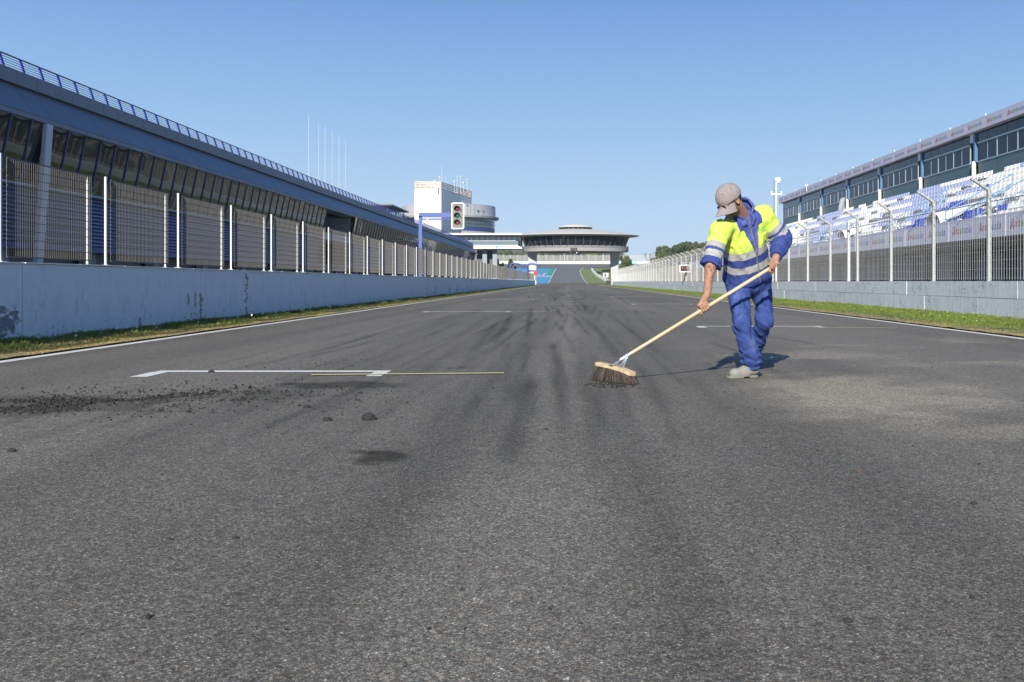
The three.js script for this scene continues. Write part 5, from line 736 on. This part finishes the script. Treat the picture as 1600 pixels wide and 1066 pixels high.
  const brim = (off) => gridSheet(24, 10, (i, j) => { const a = (i / 24 - .5) * 2.35, t = j / 10, r = lerp(1, 1.66, t * (1 - .30 * Math.pow(Math.abs(a) / 1.175, 3))), s = Math.sin(a) * .094 * lerp(1, .98, t), f = Math.cos(a) * .107 * lerp(1, 1.82, t) - .02 * t * Math.abs(a), u = .016 - .040 * t - .05 * Math.pow(s / .09, 2) * (.3 + .7 * t); const v = hp(s, u + off, f - .008), k = .88 + .2 * fbm(v.x * 40, v.y * 40, v.z * 40, 2); return [v.x, v.y, v.z, 0, 0, .25 * k, .218 * k, .218 * k]; });
  const bt = brim(.003), bb = brim(-.003); part(person, 'cap_brim', merge([bt, bb]), mat([1, 1, 1], .9, 0, cloth)); part(person, 'cap_brim_edge', tube(Array.from({ length: 25 }, (_, i) => { const p = bt.attributes.position, k = 10 * 25 + i; return V3(p.getX(k), p.getY(k), p.getZ(k)).addScaledVector(hu, -.003); }), .0042, 48, 6), mat([.24, .21, .21], .9));
  const hairF = (x, y, z) => { const q = sub(V3(x, y, z), HCn), f = q.dot(hf), u = q.dot(hu); return Math.max(ell0(x, y, z) - .004 * noise3(x * 150, y * 150, z * 150), f - .012, -.052 - u - f * .2, u - .06); }, ell0 = ell(hp(0, .028, -.007), hs, hu, hf, .0815, .1, .1035);
  part(person, 'hair', nets(hairF, ...boxOf([hp(0, .03, 0)], .14), .004), mat([.018, .014, .012], .8));
  const gl = part(person, 'glasses', merge([...[-1, 1].flatMap((s) => [ell2(hp(s * .033, .006, .105)), beam(hp(s * .066, .012, .088), hp(s * .080, .008, -.01), .005, .003)]), beam(hp(-.012, .012, .108), hp(.012, .012, .108), .004)]), mat([.012, .012, .014], .25));
  function ell2(c) { const g = new THREE.SphereGeometry(1, 14, 8); const p = g.attributes.position; for (let i = 0; i < p.count; i++) { const v = c.clone().addScaledVector(hs, p.getX(i) * .027).addScaledVector(hu, p.getY(i) * .018).addScaledVector(hf, p.getZ(i) * .004); p.setXYZ(i, v.x, v.y, v.z); } g.computeVertexNormals(); return g; }
  // name on the chest
  const tx = canvasTex(256, 96, (c, w, h) => { c.fillStyle = '#d9f24a'; c.fillRect(0, 0, w, h); c.fillStyle = '#6aa9d8'; c.font = 'italic bold 66px sans-serif'; c.textBaseline = 'middle'; c.fillText('Auliz', 34, 52); });
  const surf = (u, v) => { let w = .26; const q = H0.clone().addScaledVector(ur, u).addScaledVector(ua, v * TL); for (let i = 0; i < 60; i++) { const p = q.clone().addScaledVector(un, w), d = jaF(p.x, p.y, p.z); if (d < .0008) break; w -= d * .8; } return q.addScaledVector(un, w + .0025); };
  part(person, 'name_print', gridSheet(12, 5, (i, j) => { const p = surf(lerp(.072, .162, i / 12), lerp(.735, .795, j / 5)); return [p.x, p.y, p.z, i / 12, j / 5]; }), mat([.74, .90, .74], .8, 0, { map: tx }));
  // shoes
  const shoe = (heel, toe, lift) => {
    const d = nrm(sub(toe, heel).setY(0)), s = X3(V3(0, 1, 0), d), L = .285, q = (a, h, b) => heel.clone().setY(0).addScaledVector(d, a * .95).addScaledVector(s, b).add(V3(0, h, 0));
    const pitch = lift, pv = q(.19, .0, 0), rot = (v) => { if (!pitch) return v; const a = sub(v, pv), c = a.dot(d), h = a.y, cs = Math.cos(pitch), sn = Math.sin(pitch); return pv.clone().addScaledVector(s, a.dot(s)).addScaledVector(d, c * cs + h * sn).add(V3(0, -c * sn + h * cs, 0)); }, inv = (v) => { if (!pitch) return v; const a = sub(v, pv), c = a.dot(d), h = a.y, cs = Math.cos(pitch), sn = Math.sin(pitch); return pv.clone().addScaledVector(s, a.dot(s)).addScaledVector(d, c * cs - h * sn).add(V3(0, c * sn + h * cs, 0)); };
    const up = blend(.03, cone(q(.035, .065, 0), q(.13, .060, .004), .043, .044), cone(q(.13, .052, .004), q(.235, .040, .006), .046, .038), cone(q(.235, .038, .012), q(.235, .038, -.012), .034, .034), cone(q(.055, .11, 0), q(.065, .14, 0), .038, .036));
    const outline = (a) => a < .1 ? lerp(.028, .037, a / .1) : a < .2 ? lerp(.037, .047, (a - .1) / .1) : lerp(.047, .04, (a - .2) / .08);
    const upF = (x, y, z) => { const p = inv(V3(x, y, z)); const w = sub(p, q(0, 0, 0)), lace = w.dot(d) > .09 && w.dot(d) < .17 && Math.abs(w.dot(s)) < .02 ? .003 * Math.sin(w.dot(d) * 300) : 0; return Math.max(up(p.x, p.y, p.z) + lace + .006 * (fbm(p.x * 30, p.y * 30, p.z * 30, 2) - .5), .018 - p.y, p.y - .135) * .85; };
    const soF = (x, y, z) => { const p = inv(V3(x, y, z)), w = sub(p, q(0, 0, 0)), a = clamp(w.dot(d), .035, L - .045), W = outline(a) + .004; const e = Math.hypot(w.dot(d) - a, w.dot(s)) - W, arch = a > .09 && a < .15 ? .012 : 0; return Math.max(e, p.y - .024, .002 + arch - p.y); };
    const pts = [rot(q(-.02, 0, -.06)), rot(q(.31, .0, .06)), rot(q(-.02, .16, 0)), rot(q(.3, .1, 0)), rot(q(0, 0, .06)), rot(q(.3, 0, -.06))];
    const u = part(person, 'shoe', nets(upF, ...boxOf(pts, .02), .004, (x, y, z) => { const k = .8 + .4 * fbm(x * 30, y * 30, z * 30, 3); return [.22 * k, .215 * k, .195 * k]; }), mat([1, 1, 1], .9, 0, cloth)); part(u, 'sole', nets(soF, ...boxOf(pts, .02), .004), mat([.17, .165, .15], .85));
  };
  shoe(V3(1.618, 0, -8.19), V3(1.345, 0, -8.115), 0); shoe(V3(1.71, 0, -8.98), V3(1.63, 0, -8.70), .55);
  settle(person);
}
console.log('person');
renderer.render(scene, camera);
